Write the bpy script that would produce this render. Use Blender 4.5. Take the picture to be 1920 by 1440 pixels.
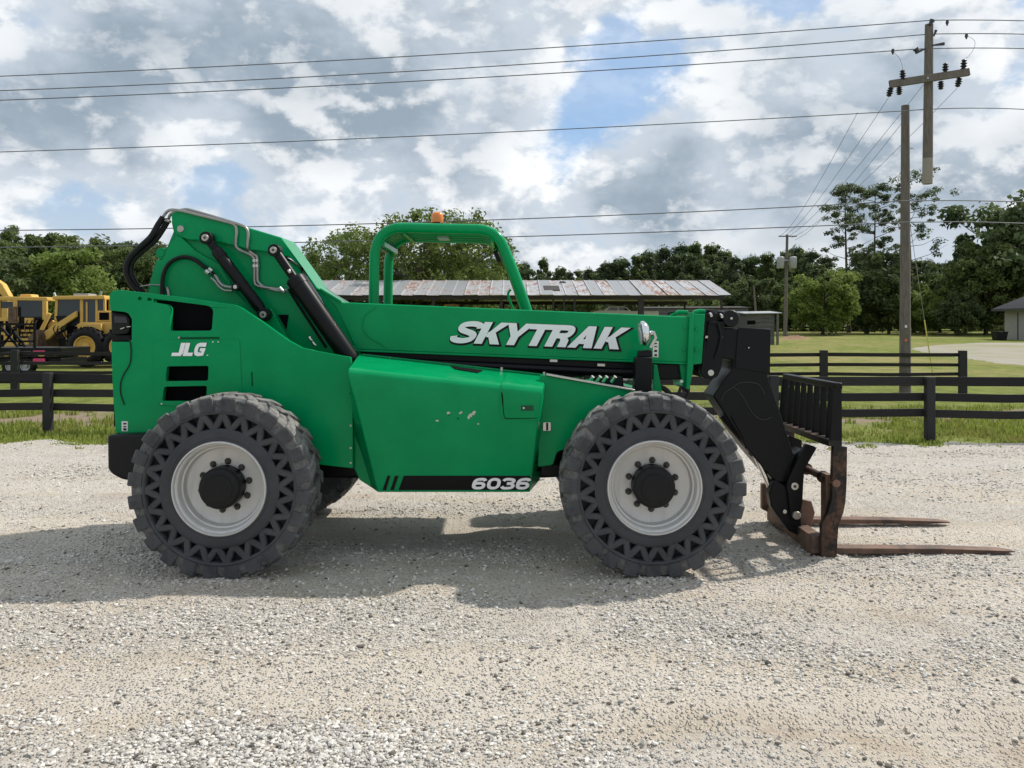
import bpy, bmesh, math, random
import numpy as np
from mathutils import Vector, Matrix
from mathutils.geometry import tessellate_polygon

random.seed(7)
RNG = np.random.default_rng(11)
for o in list(bpy.data.objects):
    bpy.data.objects.remove(o)
scene = bpy.context.scene
COL = scene.collection

# ------------------------------------------------------------------ camera
F, HC, D0 = 1563.5, 1.804, 5.9          # focal length in photo pixels, eye height, metres to the near tyre faces
cam_d = bpy.data.cameras.new('camera')
cam = bpy.data.objects.new('camera', cam_d)
COL.objects.link(cam)
cam.location = (0, -D0, HC)
cam.rotation_euler = (math.pi / 2, 0, 0)
cam_d.sensor_width = 36.0
cam_d.lens = F / 1920 * 36.0
cam_d.shift_y = -110 / 1920
cam_d.clip_start = 0.05
cam_d.clip_end = 6000
scene.camera = cam

# ------------------------------------------------------------------ light
SUN = Vector((0.82, 0.43, 1.0)).normalized()      # towards the sun
sun_d = bpy.data.lights.new('sun', 'SUN')
sun_d.energy = 3.3
sun_d.angle = math.radians(1.6)
sun_d.color = (1.0, 0.945, 0.865)
sun = bpy.data.objects.new('sun', sun_d)
COL.objects.link(sun)
sun.location = SUN * 60
sun.rotation_euler = (-SUN).to_track_quat('-Z', 'Y').to_euler()

scene.cycles.max_bounces = 6
scene.cycles.diffuse_bounces = 3
scene.cycles.glossy_bounces = 3
scene.cycles.transmission_bounces = 4
scene.view_settings.view_transform = 'Standard'
scene.view_settings.look = 'None'
scene.view_settings.exposure = 0.42
scene.view_settings.gamma = 1.0
scene.view_settings.use_curve_mapping = False

world = bpy.data.worlds.new('World')
scene.world = world
world.use_nodes = True
world.cycles.sampling_method = 'MANUAL'
world.cycles.sample_map_resolution = 384


def build_world():
    nt = world.node_tree
    nt.nodes.clear()
    N, L = nt.nodes.new, nt.links.new

    def math_n(op, a, b=None, clamp=False):
        n = N('ShaderNodeMath'); n.operation = op; n.use_clamp = clamp
        for i, v in enumerate((a, b)):
            if v is None: continue
            if isinstance(v, (int, float)): n.inputs[i].default_value = v
            else: L(v, n.inputs[i])
        return n.outputs[0]

    def smooth(v, lo, hi):
        n = N('ShaderNodeMapRange'); n.interpolation_type = 'SMOOTHSTEP'
        L(v, n.inputs['Value'])
        n.inputs['From Min'].default_value = lo; n.inputs['From Max'].default_value = hi
        return n.outputs['Result']

    def noise(vec, scale, detail, rough, dist=0.0, off=(0, 0, 0), stretch=(1, 1, 1)):
        m = N('ShaderNodeMapping'); L(vec, m.inputs['Vector'])
        m.inputs['Location'].default_value = off; m.inputs['Scale'].default_value = stretch
        n = N('ShaderNodeTexNoise'); L(m.outputs[0], n.inputs['Vector'])
        n.inputs['Scale'].default_value = scale; n.inputs['Detail'].default_value = detail
        n.inputs['Roughness'].default_value = rough; n.inputs['Distortion'].default_value = dist
        return n.outputs[0]

    def mixc(f, a, b):
        n = N('ShaderNodeMix'); n.data_type = 'RGBA'
        if isinstance(f, (int, float)): n.inputs[0].default_value = f
        else: L(f, n.inputs[0])
        for i, v in ((6, a), (7, b)):
            if isinstance(v, tuple): n.inputs[i].default_value = (*v, 1)
            else: L(v, n.inputs[i])
        return n.outputs[2]

    tc = N('ShaderNodeTexCoord')
    sky = N('ShaderNodeTexSky'); sky.sky_type = 'NISHITA'; sky.sun_disc = False
    sky.sun_elevation = math.asin(SUN.z); sky.sun_rotation = math.atan2(SUN.x, SUN.y)
    sky.air_density = 1.0; sky.dust_density = 0.6; sky.ozone_density = 1.6
    v = tc.outputs['Generated']
    st = (1.0, 1.0, 1.55)
    O = (3.1, 7.4, 1.35)
    S = 3.6

    def patch(px, py, deg):
        """1 towards the part of the sky that the photo shows at (px, py), fading out deg degrees away"""
        d = Vector(((px - 960) / F, 1.0, (610 - py) / F)).normalized()
        n = N('ShaderNodeVectorMath'); n.operation = 'DOT_PRODUCT'; L(v, n.inputs[0]); n.inputs[1].default_value = d
        return smooth(n.outputs['Value'], math.cos(math.radians(deg)), 1.0)
    base = noise(v, S, 5, 0.50, 0.0, O, st)                       # the large masses
    puff = noise(v, S * 2.5, 10, 0.56, 0.10, (1.7, 0.3, 5.0), st)  # billows on them
    puff2 = noise(v, S * 2.5, 7, 0.56, 0.10, (1.7 + SUN.x * 0.030, 0.3 + SUN.y * 0.030, 5.0 + SUN.z * 0.046), st)
    curl = noise(v, S * 6.5, 8, 0.58, 0.2, (6.1, 2.3, 0.7), st)
    puff = math_n('ADD', math_n('MULTIPLY', puff, 0.80), math_n('MULTIPLY', curl, 0.20))
    curl2 = noise(v, S * 6.5, 6, 0.58, 0.2, (6.1 + SUN.x * 0.030, 2.3 + SUN.y * 0.030, 0.7 + SUN.z * 0.046), st)
    puff2 = math_n('ADD', math_n('MULTIPLY', puff2, 0.80), math_n('MULTIPLY', curl2, 0.20))
    wide = noise(v, 1.7, 3, 0.5, 0.0, (4.4, 1.2, 8.1), (1, 1, 1.5))
    soft = smooth(noise(v, 2.3, 4, 0.5, 0.0, (0.4, 6.2, 2.1), (1, 1, 1.6)), 0.36, 0.62)
    dens = math_n('ADD', math_n('MULTIPLY', base, 0.56), math_n('MULTIPLY', puff, 0.44))
    dens = math_n('ADD', dens, math_n('MULTIPLY', math_n('SUBTRACT', wide, 0.5), 0.26))
    # cloud masses and gaps where the photo has them
    for px, py, deg, amp in ((560, 70, 10, 0.09), (830, 190, 7, 0.09), (1200, 330, 5.5, 0.11), (170, 200, 8, 0.08), (1560, 240, 9, 0.06), (1000, 30, 6, 0.05),
                             (1170, 125, 5.0, -0.065), (1400, 45, 5.5, -0.05), (1610, 20, 6.5, -0.085), (385, 285, 5.0, -0.06), (40, 20, 5.0, -0.06)):
        dens = math_n('ADD', dens, math_n('MULTIPLY', patch(px, py, deg), amp))
    # towards the horizon one looks through more cloud
    sep = N('ShaderNodeSeparateXYZ'); L(v, sep.inputs[0])
    low = smooth(sep.outputs['Z'], 0.26, 0.03)
    dens = math_n('ADD', dens, math_n('MULTIPLY', low, 0.03))
    cover = smooth(dens, 0.385, 0.480)
    veil = math_n('MULTIPLY', smooth(noise(v, 2.6, 6, 0.55, 0.3, (9.2, 2.0, 3.3), (1, 1, 2.2)), 0.32, 0.62), 0.45)
    cover = math_n('MAXIMUM', cover, veil)
    cover = math_n('MAXIMUM', cover, math_n('MULTIPLY', low, 0.8))
    thick = smooth(dens, 0.47, 0.64)
    rim = smooth(math_n('SUBTRACT', puff, puff2), -0.085, 0.085)
    lit = math_n('ADD', math_n('MULTIPLY', rim, 0.60), math_n('MULTIPLY', smooth(puff, 0.34, 0.66), 0.40))
    # thin cloud lets the light through, thick bellies stay grey
    lit = math_n('SUBTRACT', lit, math_n('MULTIPLY', thick, 0.30))
    white = (9.4, 9.5, 9.55)
    mid = (5.4, 6.05, 6.8)
    grey = (2.9, 3.6, 4.35)
    body = mixc(thick, mid, grey)
    shade = math_n('MULTIPLY', smooth(lit, 0.12, 0.96), math_n('ADD', math_n('MULTIPLY', soft, 0.55), 0.45))
    cc = mixc(shade, body, white)
    skyc = mixc(0.45, sky.outputs[0], (3.2, 5.5, 9.0))
    col = mixc(cover, skyc, cc)
    bg = N('ShaderNodeBackground'); L(col, bg.inputs['Color']); bg.inputs['Strength'].default_value = 0.085
    out = N('ShaderNodeOutputWorld'); L(bg.outputs[0], out.inputs['Surface'])


build_world()

# ------------------------------------------------------------------ helpers


def P(px, py, Y):
    """The point at depth Y behind the near tyre faces that stands where the photo shows (px, py)."""
    d = D0 + Y
    return Vector(((px - 960) * d / F, Y, HC - (py - 610) * d / F))


def tz(d):
    """Ground height d metres from the eye: level yard, then a gentle rise."""
    t = max(0.0, d - 26.0)
    z = 0.0165 * t * (t / (t + 3.0)) if t > 0 else 0.0
    return min(z, 1.68)


def G(px, d):
    return Vector(((px - 960) * d / F, d - D0, tz(d)))


def thing(name, label, cat, loc=(0, 0, 0), group=None, rz=0.0):
    o = bpy.data.objects.new(name, None)
    COL.objects.link(o)
    o.empty_display_size = 0.2
    o.location = loc
    o.rotation_euler = (0, 0, rz)
    tag(o, label, cat, group)
    return o


def tag(o, label=None, cat=None, group=None, kind=None):
    if label: o['label'] = label
    if cat: o['category'] = cat
    if group: o['group'] = group
    if kind: o['kind'] = kind
    return o


def copy_tree(o, parent=None):
    c = o.copy()
    COL.objects.link(c)
    c.parent = parent
    for ch in o.children:
        copy_tree(ch, c)
    return c


def root_loc(o):
    v = Vector((0, 0, 0))
    while o is not None:
        v += o.location
        o = o.parent
    return v


class MB:
    def __init__(s):
        s.v = []; s.f = []

    def add(s, vs, fs):
        b = len(s.v)
        s.v += [tuple(x) for x in vs]
        s.f += [tuple(b + i for i in f) for f in fs]
        return s

    def box(s, lo, hi):
        x0, y0, z0 = lo; x1, y1, z1 = hi
        return s.add([(x0, y0, z0), (x1, y0, z0), (x1, y1, z0), (x0, y1, z0), (x0, y0, z1), (x1, y0, z1), (x1, y1, z1), (x0, y1, z1)],
                     [(0, 3, 2, 1), (4, 5, 6, 7), (0, 1, 5, 4), (1, 2, 6, 5), (2, 3, 7, 6), (3, 0, 4, 7)])

    def obox(s, c, ax, ay, az):
        """box from its centre and three half-axes"""
        c = Vector(c); ax = Vector(ax); ay = Vector(ay); az = Vector(az)
        vs = [c + i * ax + j * ay + k * az for k in (-1, 1) for j in (-1, 1) for i in (-1, 1)]
        return s.add(vs, [(0, 2, 3, 1), (4, 5, 7, 6), (0, 1, 5, 4), (1, 3, 7, 5), (3, 2, 6, 7), (2, 0, 4, 6)])

    def bar(s, a, b, w, h, up=(0, 0, 1)):
        a = Vector(a); b = Vector(b); t = b - a; L_ = t.length; t.normalize()
        up = Vector(up)
        sd = t.cross(up)
        if sd.length < 1e-4: sd = t.cross(Vector((1, 0, 0)))
        sd.normalize(); u = sd.cross(t)
        return s.obox((a + b) / 2, t * (L_ / 2), sd * (w / 2), u * (h / 2))

    def plate(s, pts, th, holes=()):
        """pts: world points of a flat outline in a plane of constant Y (may vary a little); extruded th in +Y"""
        loops = [[Vector(p) for p in pts]] + [[Vector(p) for p in h] for h in holes]
        off = Vector((0, th, 0))
        b = len(s.v)
        flat = [p for l in loops for p in l]
        n = len(flat)
        s.v += [tuple(p) for p in flat] + [tuple(p + off) for p in flat]
        if holes:
            tris = tessellate_polygon([[Vector((p.x, p.z, 0)) for p in l] for l in loops])
            for t in tris:
                s.f.append(tuple(b + i for i in t)); s.f.append(tuple(b + n + i for i in reversed(t)))
        else:
            s.f.append(tuple(b + i for i in range(n))); s.f.append(tuple(b + n + i for i in reversed(range(n))))
        k = 0
        for l in loops:
            m = len(l)
            for i in range(m):
                j = (i + 1) % m
                s.f.append((b + k + i, b + n + k + i, b + n + k + j, b + k + j))
            k += m
        return s

    def loft(s, A, B, caps=True):
        """two outlines with equal point counts"""
        n = len(A); b = len(s.v)
        s.v += [tuple(p) for p in A] + [tuple(p) for p in B]
        for i in range(n):
            j = (i + 1) % n
            s.f.append((b + i, b + j, b + n + j, b + n + i))
        if caps:
            s.f.append(tuple(b + i for i in reversed(range(n)))); s.f.append(tuple(b + n + i for i in range(n)))
        return s

    def tube(s, path, r, n=10, caps=True):
        path = [Vector(p) for p in path]
        rr = r if isinstance(r, (list, tuple)) else [r] * len(path)
        b = len(s.v); u = None
        for i, p in enumerate(path):
            t = (path[min(i + 1, len(path) - 1)] - path[max(i - 1, 0)])
            if t.length < 1e-9: t = Vector((0, 0, 1))
            t.normalize()
            if u is None:
                u = t.cross(Vector((0, 1, 0)))
                if u.length < 0.05: u = t.cross(Vector((1, 0, 0)))
            u = (u - t * u.dot(t)).normalized()
            w = t.cross(u)
            for k in range(n):
                a = 2 * math.pi * k / n
                s.v.append(tuple(p + (u * math.cos(a) + w * math.sin(a)) * rr[i]))
        for i in range(len(path) - 1):
            for k in range(n):
                k2 = (k + 1) % n
                s.f.append((b + i * n + k, b + i * n + k2, b + (i + 1) * n + k2, b + (i + 1) * n + k))
        if caps:
            s.f.append(tuple(b + k for k in reversed(range(n))))
            e = b + (len(path) - 1) * n
            s.f.append(tuple(e + k for k in range(n)))
        return s

    def lathe(s, prof, n=48, c=(0, 0, 0), closed=False):
        """prof: (radius, y) pairs revolved about the Y axis"""
        b = len(s.v); c = Vector(c); m = len(prof)
        for k in range(n):
            a = 2 * math.pi * k / n
            for r, y in prof:
                s.v.append((c.x + r * math.cos(a), c.y + y, c.z + r * math.sin(a)))
        for k in range(n):
            k2 = (k + 1) % n
            for i in range(m if closed else m - 1):
                j = (i + 1) % m
                s.f.append((b + k * m + i, b + k * m + j, b + k2 * m + j, b + k2 * m + i))
        return s

    def build(s, name, mat, parent=None, bevel=0.0, smooth=35, segs=2, local=False):
        me = bpy.data.meshes.new(name)
        off = Vector((0, 0, 0)) if (local or parent is None) else root_loc(parent)
        me.from_pydata([(x - off.x, y - off.y, z - off.z) for x, y, z in s.v], [], s.f)
        bm = bmesh.new(); bm.from_mesh(me)
        bmesh.ops.recalc_face_normals(bm, faces=bm.faces)
        bm.to_mesh(me); bm.free()
        me.materials.append(mat)
        if smooth:
            me.polygons.foreach_set('use_smooth', [True] * len(me.polygons))
            me.set_sharp_from_angle(angle=math.radians(smooth))
        o = bpy.data.objects.new(name, me)
        COL.objects.link(o)
        if bevel:
            md = o.modifiers.new('bevel', 'BEVEL')
            md.width = bevel; md.segments = segs; md.limit_method = 'ANGLE'; md.angle_limit = math.radians(40)
        if parent is not None: o.parent = parent
        return o


def smooth_path(pts, n=6):
    """Catmull-Rom through the points"""
    pts = [Vector(p) for p in pts]
    out = []
    for i in range(len(pts) - 1):
        p0 = pts[max(i - 1, 0)]; p1 = pts[i]; p2 = pts[i + 1]; p3 = pts[min(i + 2, len(pts) - 1)]
        for k in range(n):
            t = k / n
            out.append(0.5 * ((2 * p1) + (p2 - p0) * t + (2 * p0 - 5 * p1 + 4 * p2 - p3) * t * t + (3 * p1 - p0 - 3 * p2 + p3) * t ** 3))
    out.append(pts[-1])
    return out


def round_poly(pts, r, n=4):
    """round the corners of a closed outline of 3-D points"""
    out = []
    m = len(pts)
    for i in range(m):
        p = Vector(pts[i]); a = Vector(pts[i - 1]); b = Vector(pts[(i + 1) % m])
        da = (a - p); db = (b - p)
        q = min(r, da.length * 0.45, db.length * 0.45)
        s_ = p + da.normalized() * q; e = p + db.normalized() * q
        for k in range(n + 1):
            t = k / n
            out.append((1 - t) ** 2 * s_ + 2 * t * (1 - t) * p + t * t * e)
    return out


def np_mesh(name, V, FA, mat, smooth=False, tone=None, parent=None):
    """a mesh from arrays: V (n,3), FA (m,k)"""
    me = bpy.data.meshes.new(name)
    k = FA.shape[1]
    me.vertices.add(len(V)); me.vertices.foreach_set('co', np.ascontiguousarray(V, dtype=np.float32).ravel())
    me.loops.add(FA.size); me.loops.foreach_set('vertex_index', np.ascontiguousarray(FA, dtype=np.int32).ravel())
    me.polygons.add(len(FA))
    me.polygons.foreach_set('loop_start', np.arange(0, FA.size, k, dtype=np.int32))
    me.polygons.foreach_set('use_smooth', np.full(len(FA), smooth))
    me.update(calc_edges=True)
    if tone is not None:
        at = me.attributes.new('tone', 'FLOAT', 'POINT')
        at.data.foreach_set('value', np.ascontiguousarray(tone, dtype=np.float32))
    me.materials.append(mat)
    o = bpy.data.objects.new(name, me)
    COL.objects.link(o)
    if parent is not None: o.parent = parent
    return o


def vnoise(x, y, seed=0):
    """smooth value noise, vectorised"""
    r = np.random.default_rng(seed).random((256, 256))
    xi = np.floor(x).astype(int); yi = np.floor(y).astype(int)
    fx = x - xi; fy = y - yi
    fx = fx * fx * (3 - 2 * fx); fy = fy * fy * (3 - 2 * fy)
    a = r[xi % 256, yi % 256]; b = r[(xi + 1) % 256, yi % 256]
    c = r[xi % 256, (yi + 1) % 256]; d = r[(xi + 1) % 256, (yi + 1) % 256]
    return (a * (1 - fx) + b * fx) * (1 - fy) + (c * (1 - fx) + d * fx) * fy


# ------------------------------------------------------------------ materials
MATS = {}


class NT:
    """tiny node-graph helper for one material"""

    def __init__(s, name):
        s.m = bpy.data.materials.new(name); s.m.use_nodes = True
        s.t = s.m.node_tree
        s.b = s.t.nodes['Principled BSDF']
        s.out = s.t.nodes['Material Output']
        s.tc = s.t.nodes.new('ShaderNodeTexCoord')
        s.co = s.tc.outputs['Object']
        s.geo = s.t.nodes.new('ShaderNodeNewGeometry')

    def put(s, sock, v):
        if isinstance(v, (int, float)): sock.default_value = v
        elif isinstance(v, tuple): sock.default_value = (*v, 1) if len(v) == 3 and sock.type == 'RGBA' else v
        else: s.t.links.new(v, sock)

    def noise(s, scale, detail=4, rough=0.55, dist=0.0, vec=None, stretch=None):
        v = vec if vec is not None else s.co
        if stretch:
            m = s.t.nodes.new('ShaderNodeMapping'); s.put(m.inputs['Vector'], v); m.inputs['Scale'].default_value = stretch; v = m.outputs[0]
        n = s.t.nodes.new('ShaderNodeTexNoise'); s.put(n.inputs['Vector'], v)
        n.inputs['Scale'].default_value = scale; n.inputs['Detail'].default_value = detail
        n.inputs['Roughness'].default_value = rough; n.inputs['Distortion'].default_value = dist
        return n.outputs[0]

    def voro(s, scale, vec=None, feature='F1', out='Distance'):
        n = s.t.nodes.new('ShaderNodeTexVoronoi'); s.put(n.inputs['Vector'], vec if vec is not None else s.co)
        n.inputs['Scale'].default_value = scale; n.feature = feature
        return n.outputs[out]

    def rng(s, v, lo, hi, a=0.0, b=1.0, smooth=True):
        n = s.t.nodes.new('ShaderNodeMapRange')
        if smooth: n.interpolation_type = 'SMOOTHSTEP'
        s.put(n.inputs['Value'], v)
        n.inputs['From Min'].default_value = lo; n.inputs['From Max'].default_value = hi
        n.inputs['To Min'].default_value = a; n.inputs['To Max'].default_value = b
        return n.outputs['Result']

    def math(s, op, a, b=0.0, clamp=False):
        n = s.t.nodes.new('ShaderNodeMath'); n.operation = op; n.use_clamp = clamp
        s.put(n.inputs[0], a); s.put(n.inputs[1], b)
        return n.outputs[0]

    def mix(s, f, a, b, blend='MIX'):
        n = s.t.nodes.new('ShaderNodeMix'); n.data_type = 'RGBA'; n.blend_type = blend
        s.put(n.inputs[0], f); s.put(n.inputs[6], a); s.put(n.inputs[7], b)
        return n.outputs[2]

    def attr(s, name):
        n = s.t.nodes.new('ShaderNodeAttribute'); n.attribute_name = name
        return n.outputs['Fac']

    def objrand(s):
        n = s.t.nodes.new('ShaderNodeObjectInfo'); return n.outputs['Random']

    def sep(s, v):
        n = s.t.nodes.new('ShaderNodeSeparateXYZ'); s.put(n.inputs[0], v); return n.outputs

    def bump(s, h, strength=0.3, dist=0.01):
        n = s.t.nodes.new('ShaderNodeBump'); s.put(n.inputs['Height'], h)
        n.inputs['Strength'].default_value = strength; n.inputs['Distance'].default_value = dist
        s.t.links.new(n.outputs[0], s.b.inputs['Normal'])

    def fin(s, col=None, rough=None, metal=None, **kw):
        if col is not None: s.put(s.b.inputs['Base Color'], col)
        if rough is not None: s.put(s.b.inputs['Roughness'], rough)
        if metal is not None: s.put(s.b.inputs['Metallic'], metal)
        for k, v in kw.items(): s.put(s.b.inputs[k], v)
        MATS[s.m.name] = s.m
        return s.m


def paint(name, col, rough=0.34, dust=0.10, dustcol=(0.34, 0.31, 0.26), coat=0.25, wear=None, scale=3.0, spec=0.5, metal=0.0):
    n = NT(name)
    a = n.noise(scale, 6, 0.62); fine = n.noise(90, 3, 0.6)
    streak = n.noise(6, 5, 0.6, 0.2, stretch=(3.0, 3.0, 0.35))
    d = n.math('MULTIPLY', n.rng(n.math('ADD', n.math('MULTIPLY', a, 0.6), n.math('MULTIPLY', streak, 0.4)), 0.42, 0.72), dust)
    z = n.sep(n.co)[2]
    base = n.mix(n.rng(a, 0.3, 0.7), tuple(c * 0.92 for c in col), tuple(min(1, c * 1.06) for c in col))
    c = n.mix(d, base, dustcol)
    if wear:
        c = n.mix(n.rng(n.noise(26, 7, 0.7, 0.6), wear, wear + 0.035), c, (0.30, 0.28, 0.25))
    r = n.math('ADD', n.math('MULTIPLY', d, 1.2), n.math('ADD', rough, n.math('MULTIPLY', fine, 0.06)), clamp=True)
    n.bump(n.math('ADD', n.math('MULTIPLY', fine, 0.25), a), 0.06, 0.01)
    return n.fin(c, r, metal, **{'Coat Weight': coat, 'Coat Roughness': 0.12, 'Specular IOR Level': spec})


def simple(name, col, rough=0.5, metal=0.0, var=0.15, scale=8.0, bump=0.0, **kw):
    n = NT(name)
    a = n.noise(scale, 5, 0.6)
    c = n.mix(a, tuple(max(0, x * (1 - var)) for x in col), tuple(min(1, x * (1 + var)) for x in col))
    if bump: n.bump(a, bump, 0.01)
    return n.fin(c, rough, metal, **kw)


def build_materials():
    paint('green_paint', (0.0, 0.272, 0.090), 0.16, 0.022, (0.16, 0.20, 0.13), coat=0.0, spec=0.15)
    paint('green_worn', (0.001, 0.24, 0.08), 0.34, 0.06, wear=0.63, coat=0.0, spec=0.15)
    paint('black_paint', (0.0030, 0.0036, 0.0050), 0.36, 0.012, (0.2, 0.18, 0.15), 0.0, spec=0.22)
    paint('black_plastic', (0.0055, 0.006, 0.007), 0.42, 0.02, (0.2, 0.18, 0.15), 0.0, spec=0.25)
    paint('yellow_paint', (0.70, 0.43, 0.10), 0.5, 0.45, (0.34, 0.25, 0.14), 0.0, wear=0.60, scale=1.2, spec=0.3)
    paint('rim_paint', (0.60, 0.595, 0.575), 0.36, 0.35, (0.40, 0.36, 0.30), 0.0, metal=0.30)
    simple('dark_void', (0.002, 0.002, 0.003), 0.8, **{'Specular IOR Level': 0.1})
    simple('steel', (0.55, 0.54, 0.52), 0.30, 1.0, 0.1)
    simple('steel_tube', (0.33, 0.33, 0.31), 0.42, 0.8, 0.15)
    simple('chrome', (0.75, 0.75, 0.75), 0.12, 1.0, 0.05)
    simple('pin_metal', (0.42, 0.40, 0.36), 0.45, 0.85, 0.2)
    simple('hose_rubber', (0.006, 0.006, 0.007), 0.45, **{'Specular IOR Level': 0.25})
    simple('nut_metal', (0.06, 0.057, 0.05), 0.5, 0.6, 0.3, 60)
    simple('decal_white', (0.86, 0.87, 0.88), 0.4, 0, 0.04)
    simple('decal_black', (0.004, 0.004, 0.005), 0.45, 0, 0.1, **{'Specular IOR Level': 0.2})
    simple('sticker', (0.72, 0.72, 0.69), 0.45, 0, 0.1, 60)
    simple('dark_green', (0.001, 0.06, 0.022), 0.5)
    simple('bare_chip', (0.55, 0.54, 0.50), 0.6, 0, 0.3, 60)
    n = NT('amber_lens')
    n.fin((0.95, 0.24, 0.010), 0.25, **{'Transmission Weight': 0.15, 'Coat Weight': 0.5})
    n = NT('lamp_glass')
    n.fin((0.75, 0.78, 0.8), 0.08, **{'Transmission Weight': 0.5})
    n = NT('tail_lens')
    n.fin((0.012, 0.006, 0.007), 0.12, **{'Coat Weight': 0.3})
    n = NT('cab_glass')
    n.fin((0.02, 0.025, 0.026), 0.06, **{'Specular IOR Level': 0.6})
    # tyre rubber with dried dust on whatever stands proud and in the grain
    n = NT('tyre_rubber')
    a = n.noise(7, 7, 0.65, 0.3); b = n.noise(45, 4, 0.65); c2 = n.noise(2.2, 4, 0.6)
    r = n.sep(n.co)
    rad = n.math('SQRT', n.math('ADD', n.math('MULTIPLY', r[0], r[0]), n.math('MULTIPLY', r[2], r[2])))
    outer = n.rng(rad, 0.50, 0.58, 0.10, 0.70)
    up = n.rng(n.sep(n.geo.outputs['Normal'])[2], -0.2, 0.8, 0.0, 0.55)
    tread = n.math('MULTIPLY', n.rng(rad, 0.59, 0.64), up)
    side = n.rng(r[1], 0.003, 0.012, 0.22, 1.0)
    dust = n.math('MULTIPLY', n.math('ADD', n.math('MULTIPLY', outer, side), tread), n.rng(n.math('ADD', n.math('MULTIPLY', a, 0.7), n.math('MULTIPLY', b, 0.3)), 0.36, 0.60), clamp=True)
    col = n.mix(n.rng(c2, 0.3, 0.7), (0.030, 0.033, 0.039), (0.050, 0.053, 0.060))
    col = n.mix(dust, col, n.mix(b, (0.13, 0.13, 0.125), (0.27, 0.26, 0.24)))
    n.bump(n.math('ADD', a, n.math('MULTIPLY', b, 0.4)), 0.25, 0.006)
    n.fin(col, n.rng(dust, 0, 1, 0.55, 0.95), **{'Specular IOR Level': 0.3})
    # rusty steel of the fork carriage
    n = NT('rusty_steel')
    a = n.noise(5, 8, 0.65, 0.4); b = n.noise(40, 5, 0.7)
    m = n.rng(n.math('ADD', n.math('MULTIPLY', a, 0.75), n.math('MULTIPLY', b, 0.25)), 0.45, 0.62)
    col = n.mix(m, (0.010, 0.010, 0.010), n.mix(b, (0.06, 0.032, 0.019), (0.15, 0.072, 0.038)))
    n.bump(n.math('ADD', a, b), 0.25, 0.004)
    n.fin(col, n.rng(m, 0, 1, 0.42, 0.8), n.rng(m, 0, 1, 0.4, 0.1))
    n = NT('fork_rust')
    a = n.noise(4, 8, 0.65, 0.4); b = n.noise(50, 5, 0.7)
    col = n.mix(n.rng(a, 0.35, 0.62), n.mix(b, (0.045, 0.035, 0.030), (0.10, 0.068, 0.05)), n.mix(b, (0.14, 0.078, 0.05), (0.24, 0.145, 0.10)))
    n.bump(b, 0.25, 0.003)
    n.fin(col, 0.6, 0.35)
    # black stained fence boards
    n = NT('fence_board')
    g = n.noise(5, 6, 0.65, 0.4, stretch=(1.2, 12, 12)); rnd = n.objrand()
    col = n.mix(g, (0.004, 0.0042, 0.005), (0.016, 0.0155, 0.016))
    col = n.mix(n.math('MULTIPLY', rnd, 0.6), col, n.mix(g, (0.012, 0.011, 0.011), (0.060, 0.054, 0.050)))
    n.bump(g, 0.4, 0.01)
    n.fin(col, 0.62, **{'Specular IOR Level': 0.25})
    n = NT('fence_post')
    g = n.noise(5, 6, 0.65, 0.4, stretch=(12, 12, 1.2)); rnd = n.objrand()
    col = n.mix(g, (0.004, 0.0042, 0.005), (0.016, 0.0155, 0.016))
    n.bump(g, 0.4, 0.01)
    n.fin(col, 0.65)
    n = NT('pole_wood')
    g = n.noise(7, 7, 0.65, 0.5, stretch=(9, 9, 0.45)); h = n.noise(0.6, 3)
    col = n.mix(n.rng(g, 0.3, 0.7), (0.075, 0.062, 0.05), (0.21, 0.185, 0.155))
    col = n.mix(n.math('MULTIPLY', h, 0.5), col, (0.13, 0.115, 0.095))
    n.bump(g, 0.6, 0.015)
    n.fin(col, 0.85)
    n = NT('sawn_wood')
    g = n.noise(9, 6, 0.6, 0.3, stretch=(8, 8, 0.6))
    n.fin(n.mix(g, (0.20, 0.18, 0.145), (0.34, 0.31, 0.26)), 0.85)
    n = NT('grey_plank')
    g = n.noise(4, 6, 0.65, 0.4, stretch=(0.6, 6, 10)); rnd = n.objrand()
    col = n.mix(n.rng(g, 0.3, 0.7), (0.055, 0.052, 0.05), (0.15, 0.145, 0.14))
    col = n.mix(n.math('MULTIPLY', rnd, 0.5), col, (0.17, 0.16, 0.15))
    n.fin(col, 0.85)
    # corrugated roof sheets, galvanised with rust
    n = NT('roof_sheet')
    a = n.noise(0.5, 6, 0.65, 0.4); b = n.noise(2.2, 7, 0.7, 0.6, stretch=(2.2, 0.5, 1)); rnd = n.objrand()
    m = n.rng(n.math('ADD', n.math('MULTIPLY', b, 0.7), n.math('ADD', n.math('MULTIPLY', a, 0.3), n.math('MULTIPLY', rnd, 0.13))), 0.55, 0.68)
    col = n.mix(m, n.mix(rnd, (0.30, 0.31, 0.32), (0.50, 0.51, 0.52)), n.mix(b, (0.13, 0.06, 0.038), (0.27, 0.14, 0.095)))
    n.fin(col, n.rng(m, 0, 1, 0.42, 0.85), n.rng(m, 0, 1, 0.35, 0.0))
    simple('shed_timber', (0.035, 0.03, 0.026), 0.85, 0, 0.4, 5)
    simple('house_wall', (0.30, 0.285, 0.26), 0.8, 0, 0.12, 2)
    simple('house_roof', (0.05, 0.05, 0.056), 0.85, 0, 0.25, 3, **{'Specular IOR Level': 0.1})
    simple('house_trim', (0.05, 0.05, 0.05), 0.6)
    simple('white_paint', (0.75, 0.75, 0.74), 0.4, 0, 0.05)
    simple('pink_plate', (0.62, 0.045, 0.16), 0.5, 0, 0.15, 20)
    simple('wire', (0.12, 0.125, 0.14), 0.6)
    simple('insulator', (0.028, 0.028, 0.032), 0.3)
    simple('galvanised', (0.36, 0.37, 0.38), 0.5, 0.3, 0.15)
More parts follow.
